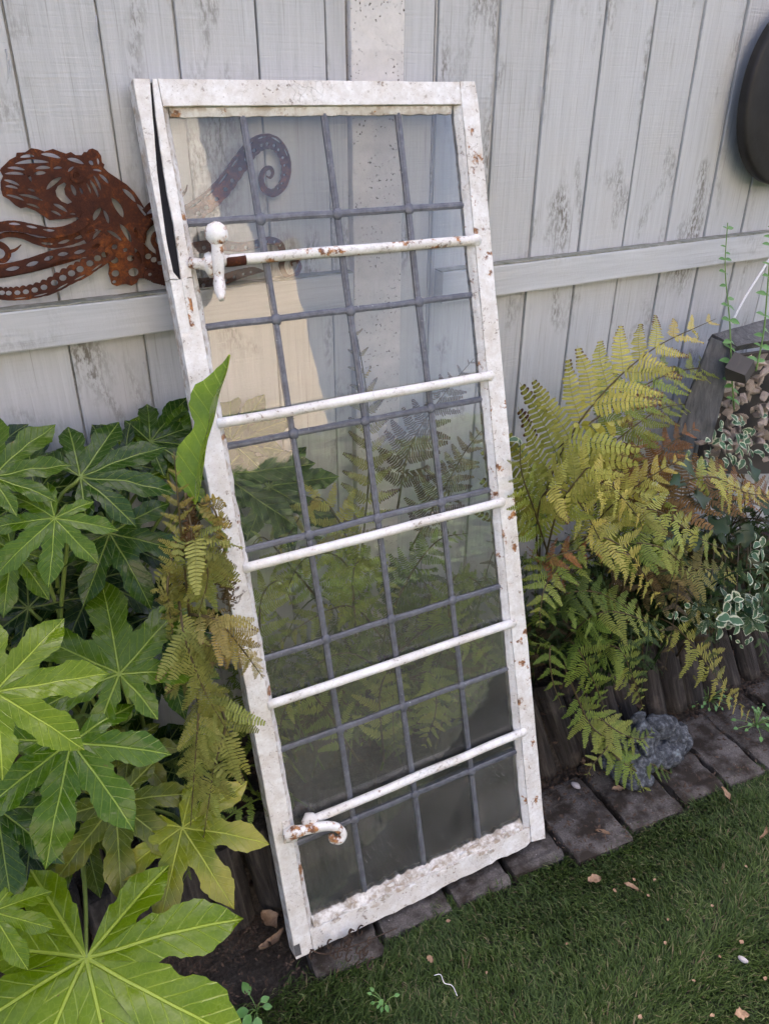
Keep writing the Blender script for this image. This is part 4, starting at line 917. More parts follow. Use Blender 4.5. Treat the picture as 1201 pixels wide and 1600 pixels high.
# D: fern behind the glass
def behind(L, g=0.085):
    out = []
    for p in L:
        k = (p - WO).dot(WN) + g
        out.append(p + Vector((0, 1, 0)) * max(0, k / 0.958) if k > 0 else p)
    return out
fD = fern('fern', at(600, 1080, 1.12), 'green and yellow fern growing behind the leaded glass')
for (L, n, pl, c, al) in (
    ([(560, 900, 1.22), (575, 760, 1.26), (575, 640, 1.29), (560, 540, 1.31), (545, 480, 1.32)], 13, 0.075, (YG, BR), 0.5),
    ([(560, 900, 1.22), (540, 830, 1.16), (520, 800, 1.13), (480, 860, 1.11), (455, 900, 1.10)], 11, 0.085, (YG, YE), 0.15),
    ([(570, 950, 1.18), (540, 880, 1.14), (500, 900, 1.10), (470, 960, 1.08)], 10, 0.085, (GR, YG), 0.1),
    ([(600, 980, 1.18), (640, 900, 1.15), (690, 850, 1.13), (740, 840, 1.12)], 12, 0.08, (DG, GR), 0.1),
    ([(600, 1000, 1.16), (560, 960, 1.10), (500, 1000, 1.07), (440, 1060, 1.05)], 12, 0.085, (GR, YG), 0.1),
    ([(620, 1020, 1.14), (680, 980, 1.09), (740, 1000, 1.06), (780, 1060, 1.04)], 12, 0.085, (GR, GR), 0.1),
    ([(610, 1060, 1.12), (560, 1040, 1.06), (500, 1090, 1.03), (470, 1150, 1.01)], 11, 0.075, (GR, GR), 0.1),
    ([(640, 1060, 1.10), (680, 1060, 1.05), (690, 1120, 1.02), (670, 1180, 1.0)], 11, 0.075, (GR, YG), 0.08),
    ([(640, 1060, 1.10), (720, 1080, 1.04), (760, 1120, 1.02), (780, 1170, 1.0)], 10, 0.07, (DG, GR), 0.08),
    ([(620, 800, 1.24), (640, 700, 1.28), (690, 620, 1.30), (740, 560, 1.31)], 12, 0.09, (DB, DB), 0.5),
    ([(640, 860, 1.22), (690, 770, 1.25), (730, 700, 1.27), (765, 660, 1.28)], 12, 0.085, (DB, BR), 0.4),
    ([(560, 1190, 1.05), (520, 1130, 1.0), (480, 1170, 0.98), (470, 1240, 0.97)], 10, 0.075, (GR, YG), 0.08),
    ([(600, 1190, 1.05), (620, 1120, 1.0), (650, 1100, 0.98), (640, 1200, 0.97)], 10, 0.075, (YG, GR), 0.08),
    ([(680, 1170, 1.05), (720, 1120, 1.0), (760, 1150, 0.98), (780, 1210, 0.97)], 10, 0.07, (GR, YG), 0.08),
    ([(560, 1000, 1.1), (590, 920, 1.06), (640, 930, 1.04), (650, 990, 1.03)], 11, 0.08, (GR, YG), 0.08),
    ([(700, 1010, 1.1), (730, 930, 1.06), (770, 930, 1.05), (790, 970, 1.04)], 10, 0.07, (GR, GR), 0.08),
    ([(420, 1060, 1.08), (440, 980, 1.06), (480, 960, 1.04), (500, 1000, 1.03)], 10, 0.07, (GR, YG), 0.08),
    ([(500, 940, 1.2), (450, 880, 1.18), (420, 850, 1.16), (400, 880, 1.14)], 9, 0.07, (GR, YG), 0.15)):
    c = tuple(tuple(q * 1.35 for q in cc) for cc in c)
    frond(fD, behind(P3(L)), n, pl, c, start=0.12, alpha=al)
# E: withered fern hanging over the left stile
fE = fern('fern', at(290, 980, 1.03), 'withered yellow brown fern drooping over the left stile of the window')
OLV = (0.21, 0.23, 0.06); TAN = (0.30, 0.25, 0.08)
for (L, n, pl, c, kd, al, fc) in (
    ([(300, 1000, 1.03), (290, 900, 0.99), (280, 800, 0.98), (272, 705, 0.99)], 12, 0.05, (OLV, TAN), 'flat', 0.35, None),
    ([(300, 790, 1.0), (330, 790, 0.98), (345, 830, 0.97), (352, 880, 0.965)], 9, 0.045, (TAN, TAN), 'curl', 0.45, None),
    ([(280, 830, 1.0), (310, 850, 0.96), (325, 900, 0.95), (310, 960, 0.95)], 11, 0.07, (OLV, OLV), 'flat', 0.25, None),
    ([(300, 960, 0.99), (340, 970, 0.95), (375, 1010, 0.935), (412, 1060, 0.925)], 10, 0.06, (TAN, TAN), 'flat', 0.4, None),
    ([(280, 940, 1.0), (290, 1000, 0.96), (320, 1080, 0.94), (360, 1150, 0.925)], 12, 0.07, (OLV, OLV), 'flat', 0.25, None),
    ([(330, 1080, 0.97), (352, 1130, 0.94), (335, 1200, 0.92), (318, 1310, 0.90)], 13, 0.075, (OLV, YG), 'flat', 0.15, None),
    ([(310, 1080, 0.98), (310, 1120, 0.95), (305, 1190, 0.93), (298, 1290, 0.915)], 12, 0.05, (OLV, YG), 'flat', 0.15, None),
    ([(270, 860, 1.02), (262, 920, 0.99), (270, 990, 0.98)], 9, 0.05, (OLV, TAN), 'curl', 0.5, None),
    ([(340, 860, 1.0), (355, 920, 0.975), (360, 960, 0.965)], 9, 0.045, (DB, BR), 'curl', 0.6, None),
    ([(290, 770, 1.0), (300, 840, 0.97), (295, 900, 0.965)], 8, 0.04, (DB, RU), 'curl', 0.7, None),
    ([(330, 1000, 1.0), (300, 1050, 0.98), (255, 1090, 0.97)], 9, 0.04, (BR, OLV), 'flat', 0.3, None)):
    frond(fE, P3(L), n + 3, pl * 1.2, c, fc, kd, 0.05, al * 0.6, lean=0.7, jit=0.3, droop=0.3)
# filler: fronds low in the bed, many coloured darker to paint shade, each one mesh
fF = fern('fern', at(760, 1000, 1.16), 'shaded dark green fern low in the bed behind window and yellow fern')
for k in range(190):
    bx_ = rnd.uniform(0.35, 1.95); by = rnd.uniform(1.03, 1.28); b = Vector((bx_, by, 0.14))
    a = rnd.uniform(0, 6.28); ln = rnd.uniform(0.14, 0.34); dv = Vector((math.cos(a), math.sin(a) * 0.6 - 0.25, 0))
    hgt = rnd.uniform(0.12, 0.42)
    tip = b + dv * ln + Vector((0, 0, hgt * 0.55))
    if tip.y > 1.33: continue
    # stay behind the glass plane
    if 0.22 < tip.x < 1.02 and max((q - WO).dot(WN) for q in (tip, b + dv * ln * 0.7 + Vector((0, 0, hgt)))) > -0.12: continue
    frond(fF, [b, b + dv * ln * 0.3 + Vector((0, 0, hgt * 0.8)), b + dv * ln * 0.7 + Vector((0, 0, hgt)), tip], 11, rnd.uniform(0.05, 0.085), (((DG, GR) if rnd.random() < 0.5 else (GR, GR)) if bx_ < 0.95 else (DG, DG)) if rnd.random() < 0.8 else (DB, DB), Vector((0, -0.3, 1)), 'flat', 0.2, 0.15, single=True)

# ---- small leaved plants
def small_leaf_mesh(name, mat, npts, wid, lobes=0, fold=0.18):
    """leaf along +Y, unit length; UV.x runs 0 at the midrib to 1 at the margin"""
    V, Fc, UV = [], [], []; n = npts
    for i in range(n + 1):
        t = i / n; w2 = wid * math.sin(math.pi * min(1, t * 0.98 + 0.01)) ** 0.75 * (1.15 - 0.5 * t)
        if lobes: w2 *= 1 + 0.35 * math.cos(t * lobes * 2 * math.pi)
        for s in (-1, -0.62, 0, 0.62, 1):
            V.append((s * w2, t, fold * abs(s) * w2 * 1.2 - 0.18 * t * t)); e = abs(s); UV.append((max(e, (abs(t - 0.5) * 2) ** 5), t))
    for i in range(n):
        for k in range(4): p = i * 5 + k; Fc.append((p, p + 1, p + 6, p + 5))
    m = bpy.data.meshes.new(name); m.from_pydata(V, [], Fc); l = m.uv_layers.new(name='UVMap')
    idx = np.zeros(len(m.loops), dtype=np.int32); m.loops.foreach_get('vertex_index', idx)
    l.data.foreach_set('uv', np.asarray(UV, dtype=np.float32)[idx].ravel())
    m.polygons.foreach_set('use_smooth', [True] * len(m.polygons)); m.materials.append(mat); return m
LF_V = small_leaf_mesh('leaf', M_ivyv, 7, 0.34); LF_D = small_leaf_mesh('leaf', M_ivyd, 8, 0.42, 2); LF_W = small_leaf_mesh('leaf', M_weedleaf, 6, 0.36)
def scatter_leaf(e, me, P, size, n=None, d=None, name='leaf'):
    n = (n or Vector((rnd.uniform(-.6, .6), -0.7 + rnd.uniform(-.5, .4), 0.7 + rnd.uniform(-.4, .4)))).normalized()
    d = d or Vector((rnd.uniform(-1, 1), rnd.uniform(-1, .4), rnd.uniform(-1, .6))); d = (d - n * d.dot(n)).normalized(); X = d.cross(n)
    return inst(name, me, e, Matrix.Translation(-e.location) @ frame_matrix(P, X * size, d * size, n * size))
iv = empty('variegated_ivy', at(1150, 900, 1.05)); tag(iv, 'white edged variegated ivy trailing over the logs at the right', 'ivy')
for (px, py, Y, sx, sy, cnt, s) in ((1165, 940, 0.96, 26, 22, 26, 0.034), (1130, 965, 0.95, 22, 16, 16, 0.036), (1075, 960, 0.97, 45, 12, 22, 0.022), (1185, 860, 0.99, 25, 40, 16, 0.026), (1150, 690, 1.10, 45, 35, 46, 0.022), (1110, 720, 1.12, 40, 25, 20, 0.018), (970, 700, 1.22, 30, 25, 10, 0.018), (815, 700, 1.2, 16, 20, 7, 0.02), (850, 770, 1.16, 20, 40, 8, 0.02), (1000, 800, 1.08, 60, 40, 12, 0.018), (1160, 1000, 0.98, 20, 10, 5, 0.02)):
    for k in range(cnt):
        scatter_leaf(iv, LF_V, at(px + rnd.gauss(0, sx * .6), py + rnd.gauss(0, sy * .6), Y + rnd.uniform(-.03, .03)), s * rnd.uniform(.75, 1.3))
# rosette of larger white edged leaves
for k in range(7):
    a = k / 7 * 6.28; P = at(1172, 967, 0.93); d = right * math.cos(a) + CUP * math.sin(a) * 0.8
    scatter_leaf(iv, LF_V, P + d * 0.004, 0.042, (CAM - P).normalized() + Vector((0, 0, .3)), d)
for k in range(6):
    a = at(1100 + 18 * k, 830, 1.1); b = at(1090 + 20 * k, 930, 0.98); c = at(1110 + 15 * k, 975, 0.96)
    tube('stem', [a - iv.location, b - iv.location, c - iv.location], [0.0018, 0.0015, 0.001], M_woodstem, iv, 5, 8)
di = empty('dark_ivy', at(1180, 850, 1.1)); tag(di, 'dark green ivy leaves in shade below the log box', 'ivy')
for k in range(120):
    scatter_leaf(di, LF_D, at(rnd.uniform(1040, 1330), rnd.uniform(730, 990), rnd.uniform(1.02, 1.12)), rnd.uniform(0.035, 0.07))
for k in range(4):
    a = at(1120 + 40 * k, 760, 1.12); b = at(1110 + 40 * k, 960, 1.06)
    tube('stem', [a - di.location, (a + b) / 2 - di.location + Vector((.02, -.01, 0)), b - di.location], [0.002, 0.002, 0.002], M_woodstem, di, 5, 8)

# ---- insect box of weathered timber with wood chips and wire
BX = at(1112, 530, 1.20); ib = empty('insect_box', Vector((BX.x + 0.2, 1.2, 0.15)))
tag(ib, 'weathered grey timber bug box filled with wood chips behind wire mesh', 'bug box')
def ibq(px, py, Y): return at(px, py, Y) - ib.location
def slab(name, quad, th, mat, dirn=None):
    q = [Vector(p) for p in quad]; n = dirn or (q[1] - q[0]).cross(q[3] - q[0]).normalized()
    bm = bmesh.new(); nn = 10
    A = []
    for z in (0, 1):
        row = []
        for i in range(nn + 1):
            for j in range(5):
                a = q[0].lerp(q[3], i / nn); b = q[1].lerp(q[2], i / nn); p = a.lerp(b, j / 4) + n * (th * z)
                row.append(bm.verts.new(p + Vector(noise.noise_vector(p * 45)) * 0.002))
        A.append(row)
    for z in (0, 1):
        for i in range(nn):
            for j in range(4):
                f = (A[z][i * 5 + j], A[z][i * 5 + j + 1], A[z][(i + 1) * 5 + j + 1], A[z][(i + 1) * 5 + j]); bm.faces.new(f if z else f[::-1])
    rim = [i for i in range(0, 5)] + [i * 5 + 4 for i in range(1, nn + 1)] + [nn * 5 + j for j in (3, 2, 1, 0)] + [i * 5 for i in range(nn - 1, 0, -1)]
    for k in range(len(rim)):
        a, b = rim[k], rim[(k + 1) % len(rim)]; bm.faces.new((A[0][a], A[0][b], A[1][b], A[1][a]))
    bmesh.ops.recalc_face_normals(bm, faces=bm.faces)
    m = bpy.data.meshes.new(name); bm.to_mesh(m); bm.free(); m.materials.append(mat)
    return link(bpy.data.objects.new(name, m), ib)
slab('side_board', [ibq(1108, 527, 1.17), ibq(1145, 541, 1.13), ibq(1108, 690, 1.11), ibq(1052, 672, 1.16)], -0.022, M_oldwood)
slab('top_board', [ibq(1112, 522, 1.17), ibq(1150, 541, 1.125), ibq(1330, 510, 1.05), ibq(1270, 478, 1.15)], -0.02, M_oldwood)
bevel = slab('block', [ibq(1147, 550, 1.10), ibq(1178, 563, 1.06), ibq(1180, 576, 1.065), ibq(1148, 570, 1.105)], -0.05, M_dark)
chipm = []
for s in range(5):
    bm = bmesh.new(); bmesh.ops.create_icosphere(bm, subdivisions=1, radius=0.5)
    for v in bm.verts: v.co *= 1 + 0.5 * noise.noise(v.co * 2.2 + Vector((s * 7, 0, 0))); v.co.x *= 1.5; v.co.z *= 0.55
    m = bpy.data.meshes.new('wood_chip'); bm.to_mesh(m); bm.free(); m.materials.append(M_chip); chipm.append(m)
for k in range(230):
    ty = rnd.uniform(560, 720); px = rnd.uniform(1148 - (ty - 560) * 0.42, 1330); s = rnd.uniform(0.016, 0.030)
    P = at(px, ty, 1.13 + rnd.uniform(-.015, .03) - (px - 1150) * 0.0003)
    R_ = Matrix.Rotation(rnd.uniform(0, 6), 4, Vector((rnd.uniform(-1, 1), rnd.uniform(-1, 1), rnd.uniform(-1, 1))).normalized())
    inst('wood_chip', rnd.choice(chipm), ib, Matrix.Translation(P - ib.location) @ R_ @ Matrix.Scale(s, 4))
slab('back_board', [ibq(1125, 560, 1.20), ibq(1330, 530, 1.17), ibq(1330, 740, 1.17), ibq(1090, 740, 1.19)], 0.015, M_dark)
WV_, WF_ = [], []
def addt(pts, r):
    v, f = tube_geo(pts, [r, r], 4, 1, False); b = len(WV_); WV_.extend(v); WF_.extend([tuple(b + q for q in ff) for ff in f])
for i in range(15):
    t = i / 14.0; addt([ibq(1109, 527, 1.165).lerp(ibq(1145, 541, 1.125), t) + Vector((0, -0.004, 0)), ibq(1053, 672, 1.155).lerp(ibq(1108, 690, 1.105), t) + Vector((0, -0.004, 0))], 0.0005)
for i in range(44):
    t = i / 43.0; addt([ibq(1109, 527, 1.165).lerp(ibq(1053, 672, 1.155), t) + Vector((0, -0.0045, 0)), ibq(1145, 541, 1.125).lerp(ibq(1108, 690, 1.105), t) + Vector((0, -0.0045, 0))], 0.0005)
mesh('wire_mesh', WV_, WF_, M_wire, ib)
for (a, b) in ((1114, 578), (1098, 625), (1129, 590)): inst('nail', blob_mesh('nail', 0.0028, M_black, 2.0, 0.5), ib, Matrix.Translation(ibq(a, b, 1.142) + Vector((0, -0.006, 0))))

# ---- climbing weeds and cord
def weed(pts, label, n, size, nm='climbing_weed'):
    C = catmull(P3(pts), 30); e = empty(nm, C[0]); tag(e, label, 'weed')
    tube('stem', [c - e.location for c in C[::3]], [0.0019, 0.0016, 0.001], M_weedstem, e, 6, 30)
    for k in range(n):
        c = C[min(30, max(1, int(2 + 28 * (k // 2 * 2 + .5) / n + rnd.uniform(-.9, .9))))]; sd = 1 if k % 2 else -1
        scatter_leaf(e, LF_W, c, size * rnd.uniform(.7, 1.2) * (1.2 - 0.5 * k / n), Vector((rnd.uniform(-.4, .4), -0.5, 0.8)), right * sd + CUP * rnd.uniform(-.5, .5))
weed([(1146, 640, 1.09), (1142, 580, 1.10), (1139, 500, 1.14), (1132, 420, 1.18), (1136, 348, 1.2)], 'thin green weed stem climbing in front of the bug box corner', 26, 0.022)
weed([(1180, 580, 1.06), (1192, 520, 1.08), (1199, 440, 1.11), (1204, 380, 1.13), (1210, 340, 1.14)], 'thin green weed stem at the right edge beside the white cord', 20, 0.022)
cd = empty('white_cord', at(1143, 503, 1.2)); tag(cd, 'taut white cord running up from the bug box to the right edge', 'cord')
q0 = cd.location.copy(); tube('cord', [Vector((0, 0, 0)), at(1165, 462, 1.2) - q0, at(1201, 405, 1.2) - q0, at(1290, 262, 1.2) - q0], [0.0024] * 4, M_cord, cd, 8, 14)
inst('knot', blob_mesh('knot', 0.006, M_cord, 4.0, 0.9), cd, Matrix.Translation((0, 0, 0)))

# ---- log edging
def log_mesh(seed, R, H):
    V, Fc = [], []; ns, nh = 18, 9
    for j in range(nh + 1):
        for k in range(ns):
            a = 2 * math.pi * k / ns; p = Vector((math.cos(a) * 2, math.sin(a) * 2, seed * 5))
            r = R * (1 + 0.10 * noise.noise(p * 1.2) + 0.05 * noise.noise(Vector((p.x * 2, p.y * 2, seed + j * 0.35))))
            if j in (0, nh): r *= 0.93
            V.append((r * math.cos(a), r * math.sin(a), H * j / nh + 0.004 * noise.noise(Vector((a, j, seed)))))
    for j in range(nh):
        for k in range(ns): Fc.append((j * ns + k, j * ns + (k + 1) % ns, (j + 1) * ns + (k + 1) % ns, (j + 1) * ns + k))
    Fc.append(tuple(range(ns - 1, -1, -1))); Fc.append(tuple(nh * ns + k for k in range(ns)))
    m = bpy.data.meshes.new('log'); m.from_pydata(V, [], Fc); m.polygons.foreach_set('use_smooth', [len(p.vertices) == 4 for p in m.polygons]); m.materials.append(M_log); return m
LG = [log_mesh(s, 0.036, 0.22) for s in range(6)]
def log_run(label, xs, fy, lean):
    e = empty('log_edging', (xs[0], fy(xs[0]), 0)); tag(e, label, 'edging', 'log edging along the bed')
    for x in xs:
        P = Vector((x + rnd.uniform(-.004, .004), fy(x), -0.02 + rnd.uniform(-.012, .012)))
        M = Matrix.Translation(P - e.location) @ Matrix.Rotation(-lean + rnd.uniform(-.05, .05), 4, 'X') @ Matrix.Rotation(rnd.uniform(-.09, .03), 4, 'Y') @ Matrix.Rotation(rnd.uniform(0, 6), 4, 'Z') @ Matrix.Scale(rnd.uniform(.9, 1.08), 4)
        inst('log', rnd.choice(LG), e, M)
    return e
log_run('row of dark weathered logs edging the bed right of the window', [0.98 + 0.076 * k for k in range(19)], lambda x: 1.012 - 0.03 * max(0, x - 1.5), 0.52)
log_run('row of dark weathered logs below the fatsia and behind the window', [-0.84 + 0.078 * k for k in range(23)], lambda x: 1.02 + max(0, 0.25 - x) * 0.10, 0.25)
sl = empty('timber_sleeper', (1.75, 1.10, 0.17)); tag(sl, 'thin dark timber lying along the top of the right log edging', 'timber')
o = bevel_box('beam', (-0.36, -0.022, -0.018), (0.5, 0.022, 0.018), M_log, sl, 0.005, 0.003, cuts=20); sl.rotation_euler = (0, 0, -0.04)

# ---- weathered ornament half hidden by the low fern
orn = empty('garden_ornament', (1.285, 0.925, -0.012)); orn.scale = (1.18, 1.18, 1.18); tag(orn, 'weathered blue grey garden ornament half hidden behind small fern fronds', 'ornament')
def lump(name, balls, seed, vox=0.0036, amp=0.004, ridge=None):
    bm = bmesh.new()
    for (c, r3, ry) in balls:
        r = bmesh.ops.create_icosphere(bm, subdivisions=3, radius=1.0)
        M = Matrix.Translation(c) @ Matrix.Rotation(ry, 4, 'Y') @ Matrix.Diagonal((*r3, 1)); bmesh.ops.transform(bm, matrix=M, verts=r['verts'])
    m = bpy.data.meshes.new(name); bm.to_mesh(m); bm.free(); t = bpy.data.objects.new(name, m); COL.objects.link(t)
    md = t.modifiers.new('r', 'REMESH'); md.mode = 'VOXEL'; md.voxel_size = vox
    bpy.context.view_layer.update()
    ev = t.evaluated_get(bpy.context.evaluated_depsgraph_get()); m2 = bpy.data.meshes.new_from_object(ev); COL.objects.unlink(t); bpy.data.objects.remove(t)
    for v in m2.vertices:
        d = amp * noise.noise(v.co * 70 + Vector((seed, 0, 0))) + amp * 0.6 * noise.noise(v.co * 170)
        if ridge: d += ridge[0] * math.sin((v.co - Vector(ridge[2])).length * ridge[1])
        v.co += v.normal * d
    m2.name = name; m2.materials.clear(); m2.materials.append(M_stone); m2.polygons.foreach_set('use_smooth', [True] * len(m2.polygons))
    return link(bpy.data.objects.new(name, m2), orn)
lump('body', [((-0.01, 0.0, 0.03), (0.085, 0.05, 0.035), 0), ((-0.05, -0.015, 0.02), (0.05, 0.04, 0.028), 0.3), ((0.05, -0.02, 0.025), (0.05, 0.04, 0.03), -0.3), ((-0.075, 0.0, 0.04), (0.03, 0.03, 0.028), 0)], 1, amp=0.006)
lump('head', [((0.005, 0.005, 0.075), (0.034, 0.032, 0.03), 0), ((-0.012, -0.02, 0.062), (0.02, 0.018, 0.014), 0.3), ((0.0, 0.02, 0.105), (0.016, 0.014, 0.016), 0)], 5, amp=0.003, ridge=(0.0032, 300, (-0.005, -0.035, 0.08)))
lump('wing', [((0.055, -0.005, 0.075), (0.042, 0.022, 0.028), 0.5), ((0.082, -0.018, 0.05), (0.032, 0.02, 0.03), 0.9), ((0.098, -0.028, 0.026), (0.02, 0.018, 0.026), 1.2), ((0.03, 0.0, 0.10), (0.022, 0.018, 0.014), 0.2)], 9, amp=0.003, ridge=(0.004, 260, (0.03, -0.01, 0.10)))
lump('foot', [((-0.06, -0.045, 0.014), (0.026, 0.02, 0.014), 0.2), ((-0.035, -0.05, 0.012), (0.02, 0.018, 0.012), 0)], 12, amp=0.003)

# ---- lawn blades (nobody could count them)
rg = np.random.default_rng(3)
NB = 105000
gx = rg.uniform(-0.15, 2.15, NB * 2); gy = rg.uniform(0.12, 0.90, NB * 2)
ey = 0.893 - 0.088 * gx + 0.012 * np.sin(gx * 9 + 1) + 0.008 * np.sin(gx * 23) - 0.002 + 0.009 * np.sin(gx * 41) * np.sin(gx * 13) + rg.normal(0, 0.010, NB * 2) - 0.09 * np.clip(0.36 - gx, 0, 1)
keep = (gy < ey) & (gy > 0.42 - 0.45 * np.abs(gx - 0.95) * 0 - 0.30 * (gx > 0.7) )
gx, gy = gx[keep][:NB], gy[keep][:NB]; n = len(gx)
flow = 2.6 * np.sin(gx * 2.3 + 1.2 * np.sin(gy * 5)) + 1.4 * np.sin(gy * 6.1 + gx * 3.0) + rg.normal(0, 1.05, n)
hgt = rg.uniform(0.010, 0.024, n) * (1 + 0.35 * np.sin(gx * 31 + 3 * np.sin(gy * 27)) * np.sin(gy * 37)); ln = rg.uniform(0.006, 0.026, n); wd = rg.uniform(0.0006, 0.0017, n)
dx, dy = np.cos(flow), np.sin(flow); sx, sy = -dy, dx; z0 = np.full(n, -0.036)
base = np.stack([gx, gy, z0], 1)
def pt(f, h, s):
    return base + np.stack([dx * ln * f + sx * wd * s, dy * ln * f + sy * wd * s, hgt * h], 1)
Vg = np.stack([pt(0, 0, -1), pt(0, 0, 1), pt(.45, .75, -.8), pt(.45, .75, .8), pt(1.1, 1.0 , 0)], 1).reshape(-1, 3)
i5 = np.arange(n) * 5
tri = np.stack([np.stack([i5, i5 + 1, i5 + 3], 1), np.stack([i5, i5 + 3, i5 + 2], 1), np.stack([i5 + 2, i5 + 3, i5 + 4], 1)], 1).reshape(-1, 3)
m = bpy.data.meshes.new('grass'); m.vertices.add(len(Vg)); m.vertices.foreach_set('co', Vg.astype(np.float32).ravel())
m.loops.add(len(tri) * 3); m.loops.foreach_set('vertex_index', tri.astype(np.int32).ravel())
m.polygons.add(len(tri)); m.polygons.foreach_set('loop_start', np.arange(0, len(tri) * 3, 3, dtype=np.int32)); m.polygons.foreach_set('loop_total', np.full(len(tri), 3, dtype=np.int32))
m.update(); m.validate(); m.materials.append(M_grass)
tag(link(bpy.data.objects.new('grass', m)), 'short dark green lawn grass in front of the paving', 'grass', kind='stuff')

# ---- litter on soil and paving
V, Fc = [], []
def flake(P, s, r):
    b = len(V); a0 = r.uniform(0, 6.28); tl = Vector((r.uniform(-.6, .6), r.uniform(-.6, .6), 1)).normalized()
    u = Vector((math.cos(a0), math.sin(a0), 0)); u = (u - tl * u.dot(tl)).normalized(); w_ = tl.cross(u)
    for (p, q, h) in ((-1, 0, 0), (-.3, .4, .15), (1, .1, .3), (.2, -.45, .1)): V.append(P + u * p * s + w_ * q * s + tl * h * s)
    Fc.append((b, b + 3, b + 1)); Fc.append((b + 1, b + 3, b + 2))
rl = random.Random(4)
for k in range(5200):
    x = rl.uniform(-0.4, 2.1); 
    if rl.random() < 0.6: y = rl.gauss(0.975, 0.022)
    else: y = rl.uniform(edge_y(x) - 0.02, 1.0)
    if abs(x - 0.62) < 0.3 and y < 0.9: continue
    flake(Vector((x, y, -0.008 + 0.012 * rl.random())), rl.uniform(0.002, 0.007), rl)
for k in range(2600):
    x = rl.uniform(-0.8, 2.4); y = rl.uniform(1.03, 1.34); flake(Vector((x, y, bedz(x, y) + 0.015 + 0.02 * rl.random())), rl.uniform(0.004, 0.015), rl)
tag(mesh('leaf_litter', V, Fc, M_brown), 'brown crumbled leaf litter on soil and paving', 'litter', kind='stuff')

def dead_leaf(px, py, size, label, mat=M_deadleaf, asp=0.4, ang=0.0, z=-0.006, name='dead_leaf', group=None):
    P = atz(px, py, z); V, Fc = [], []; n = 8; r = random.Random(px * 7 + py)
    for i in range(n + 1):
        t = i / n; w2 = size * asp * math.sin(math.pi * (t * 0.96 + 0.02)) ** 0.8 * r.uniform(0.6, 1.15)
        for s in (-1, 0, 1): V.append((s * w2 + 0.1 * size * math.sin(3 * t), (t - .5) * size, size * (0.16 * abs(s) + 0.22 * (t - .5) ** 2) + 0.06 * size * r.random()))
    for i in range(n):
        for k in range(2): p = i * 3 + k; Fc.append((p, p + 1, p + 4, p + 3))
    b = len(V); V2 = [(v[0], v[1], v[2] - 0.0007) for v in V]; V += V2; Fc += [tuple(q + b for q in f[::-1]) for f in Fc]
    o = mesh(name, V, Fc, mat, None, True, loc=P); o.rotation_euler = (r.uniform(-.15, .15), r.uniform(-.15, .15), math.radians(ang)); return tag(o, label, 'leaf' if name != 'dead_frond' else 'frond', group)
dead_leaf(928, 1377, 0.030, 'pale pinkish dead leaf on the grass below the window corner', ang=70)
dead_leaf(985, 1388, 0.032, 'narrow pale dead leaf just right of the pinkish leaf on the grass', asp=0.22, ang=30)
dead_leaf(1157, 1588, 0.028, 'tan dead leaf at the bottom right corner of the lawn', ang=60)
dead_leaf(940, 1303, 0.034, 'slim tan dead leaf on the paver by the grass edge', asp=0.18, ang=45, z=-0.008)
dead_leaf(1132, 1243, 0.040, 'curled tan leaf on the grass edge right of the ornament', asp=0.16, ang=-20)
dead_leaf(1190, 1305, 0.05, 'long pale dry blade lying on the grass at the right edge', asp=0.07, ang=-70)
dead_leaf(425, 1472, 0.060, 'long tan dead leaf on the soil beside the window foot', asp=0.16, ang=-75, z=-0.005)
dead_leaf(671, 1500, 0.016, 'small orange brown leaf bit on the grass below the window', ang=10)
dead_leaf(905, 1190, 0.03, 'pale brown leaf scrap on litter left of the ornament', ang=10, z=0.0)
dead_leaf(420, 1440, 0.045, 'brown crumpled leaf against the logs beside the window foot', asp=0.35, ang=20, z=0.008)
dead_leaf(965, 1235, 0.03, 'yellow brown leaf scrap on the paver below the ornament', asp=0.3, ang=60, z=-0.004)
for (px, py) in ((990, 1375), (1022, 1375), (1012, 1400), (1043, 1437), (1039, 1474), (1112, 1416), (1124, 1495), (1083, 1533), (1112, 1588), (1158, 1473), (1165, 1354), (885, 1475), (960, 1392), (1195, 1530), (700, 1440), (1000, 1590), (760, 1520)):
    dead_leaf(px, py, rnd.uniform(0.006, 0.011), 'tiny tan leaf scrap lying on the grass', ang=rnd.uniform(0, 180), group='tiny leaf scraps on the lawn')
def pebble(px, py, r, label, mat, z=-0.006):
    o = bpy.data.objects.new('pebble', blob_mesh('pebble', r, mat, px * 0.1, 0.6)); o.location = atz(px, py, z); o.scale = (0.75, 1.25, 1); o.rotation_euler = (0, 0, 0.3); return tag(link(o), label, 'pebble')
pebble(1160, 1499, 0.008, 'small pale lilac pebble on the grass at lower right', M_pebble)
pebble(899, 1227, 0.010, 'pale grey green stone on dark litter beside the window', M_pebble, 0.0)
st = tag(tube('string', [atz(*p, -0.013) for p in ((678, 1524), (688, 1523), (694, 1536), (706, 1540), (714, 1556))], [0.0006] * 3, M_cord, None, 6, 20), 'curly white thread lying on the grass below the window', 'thread')
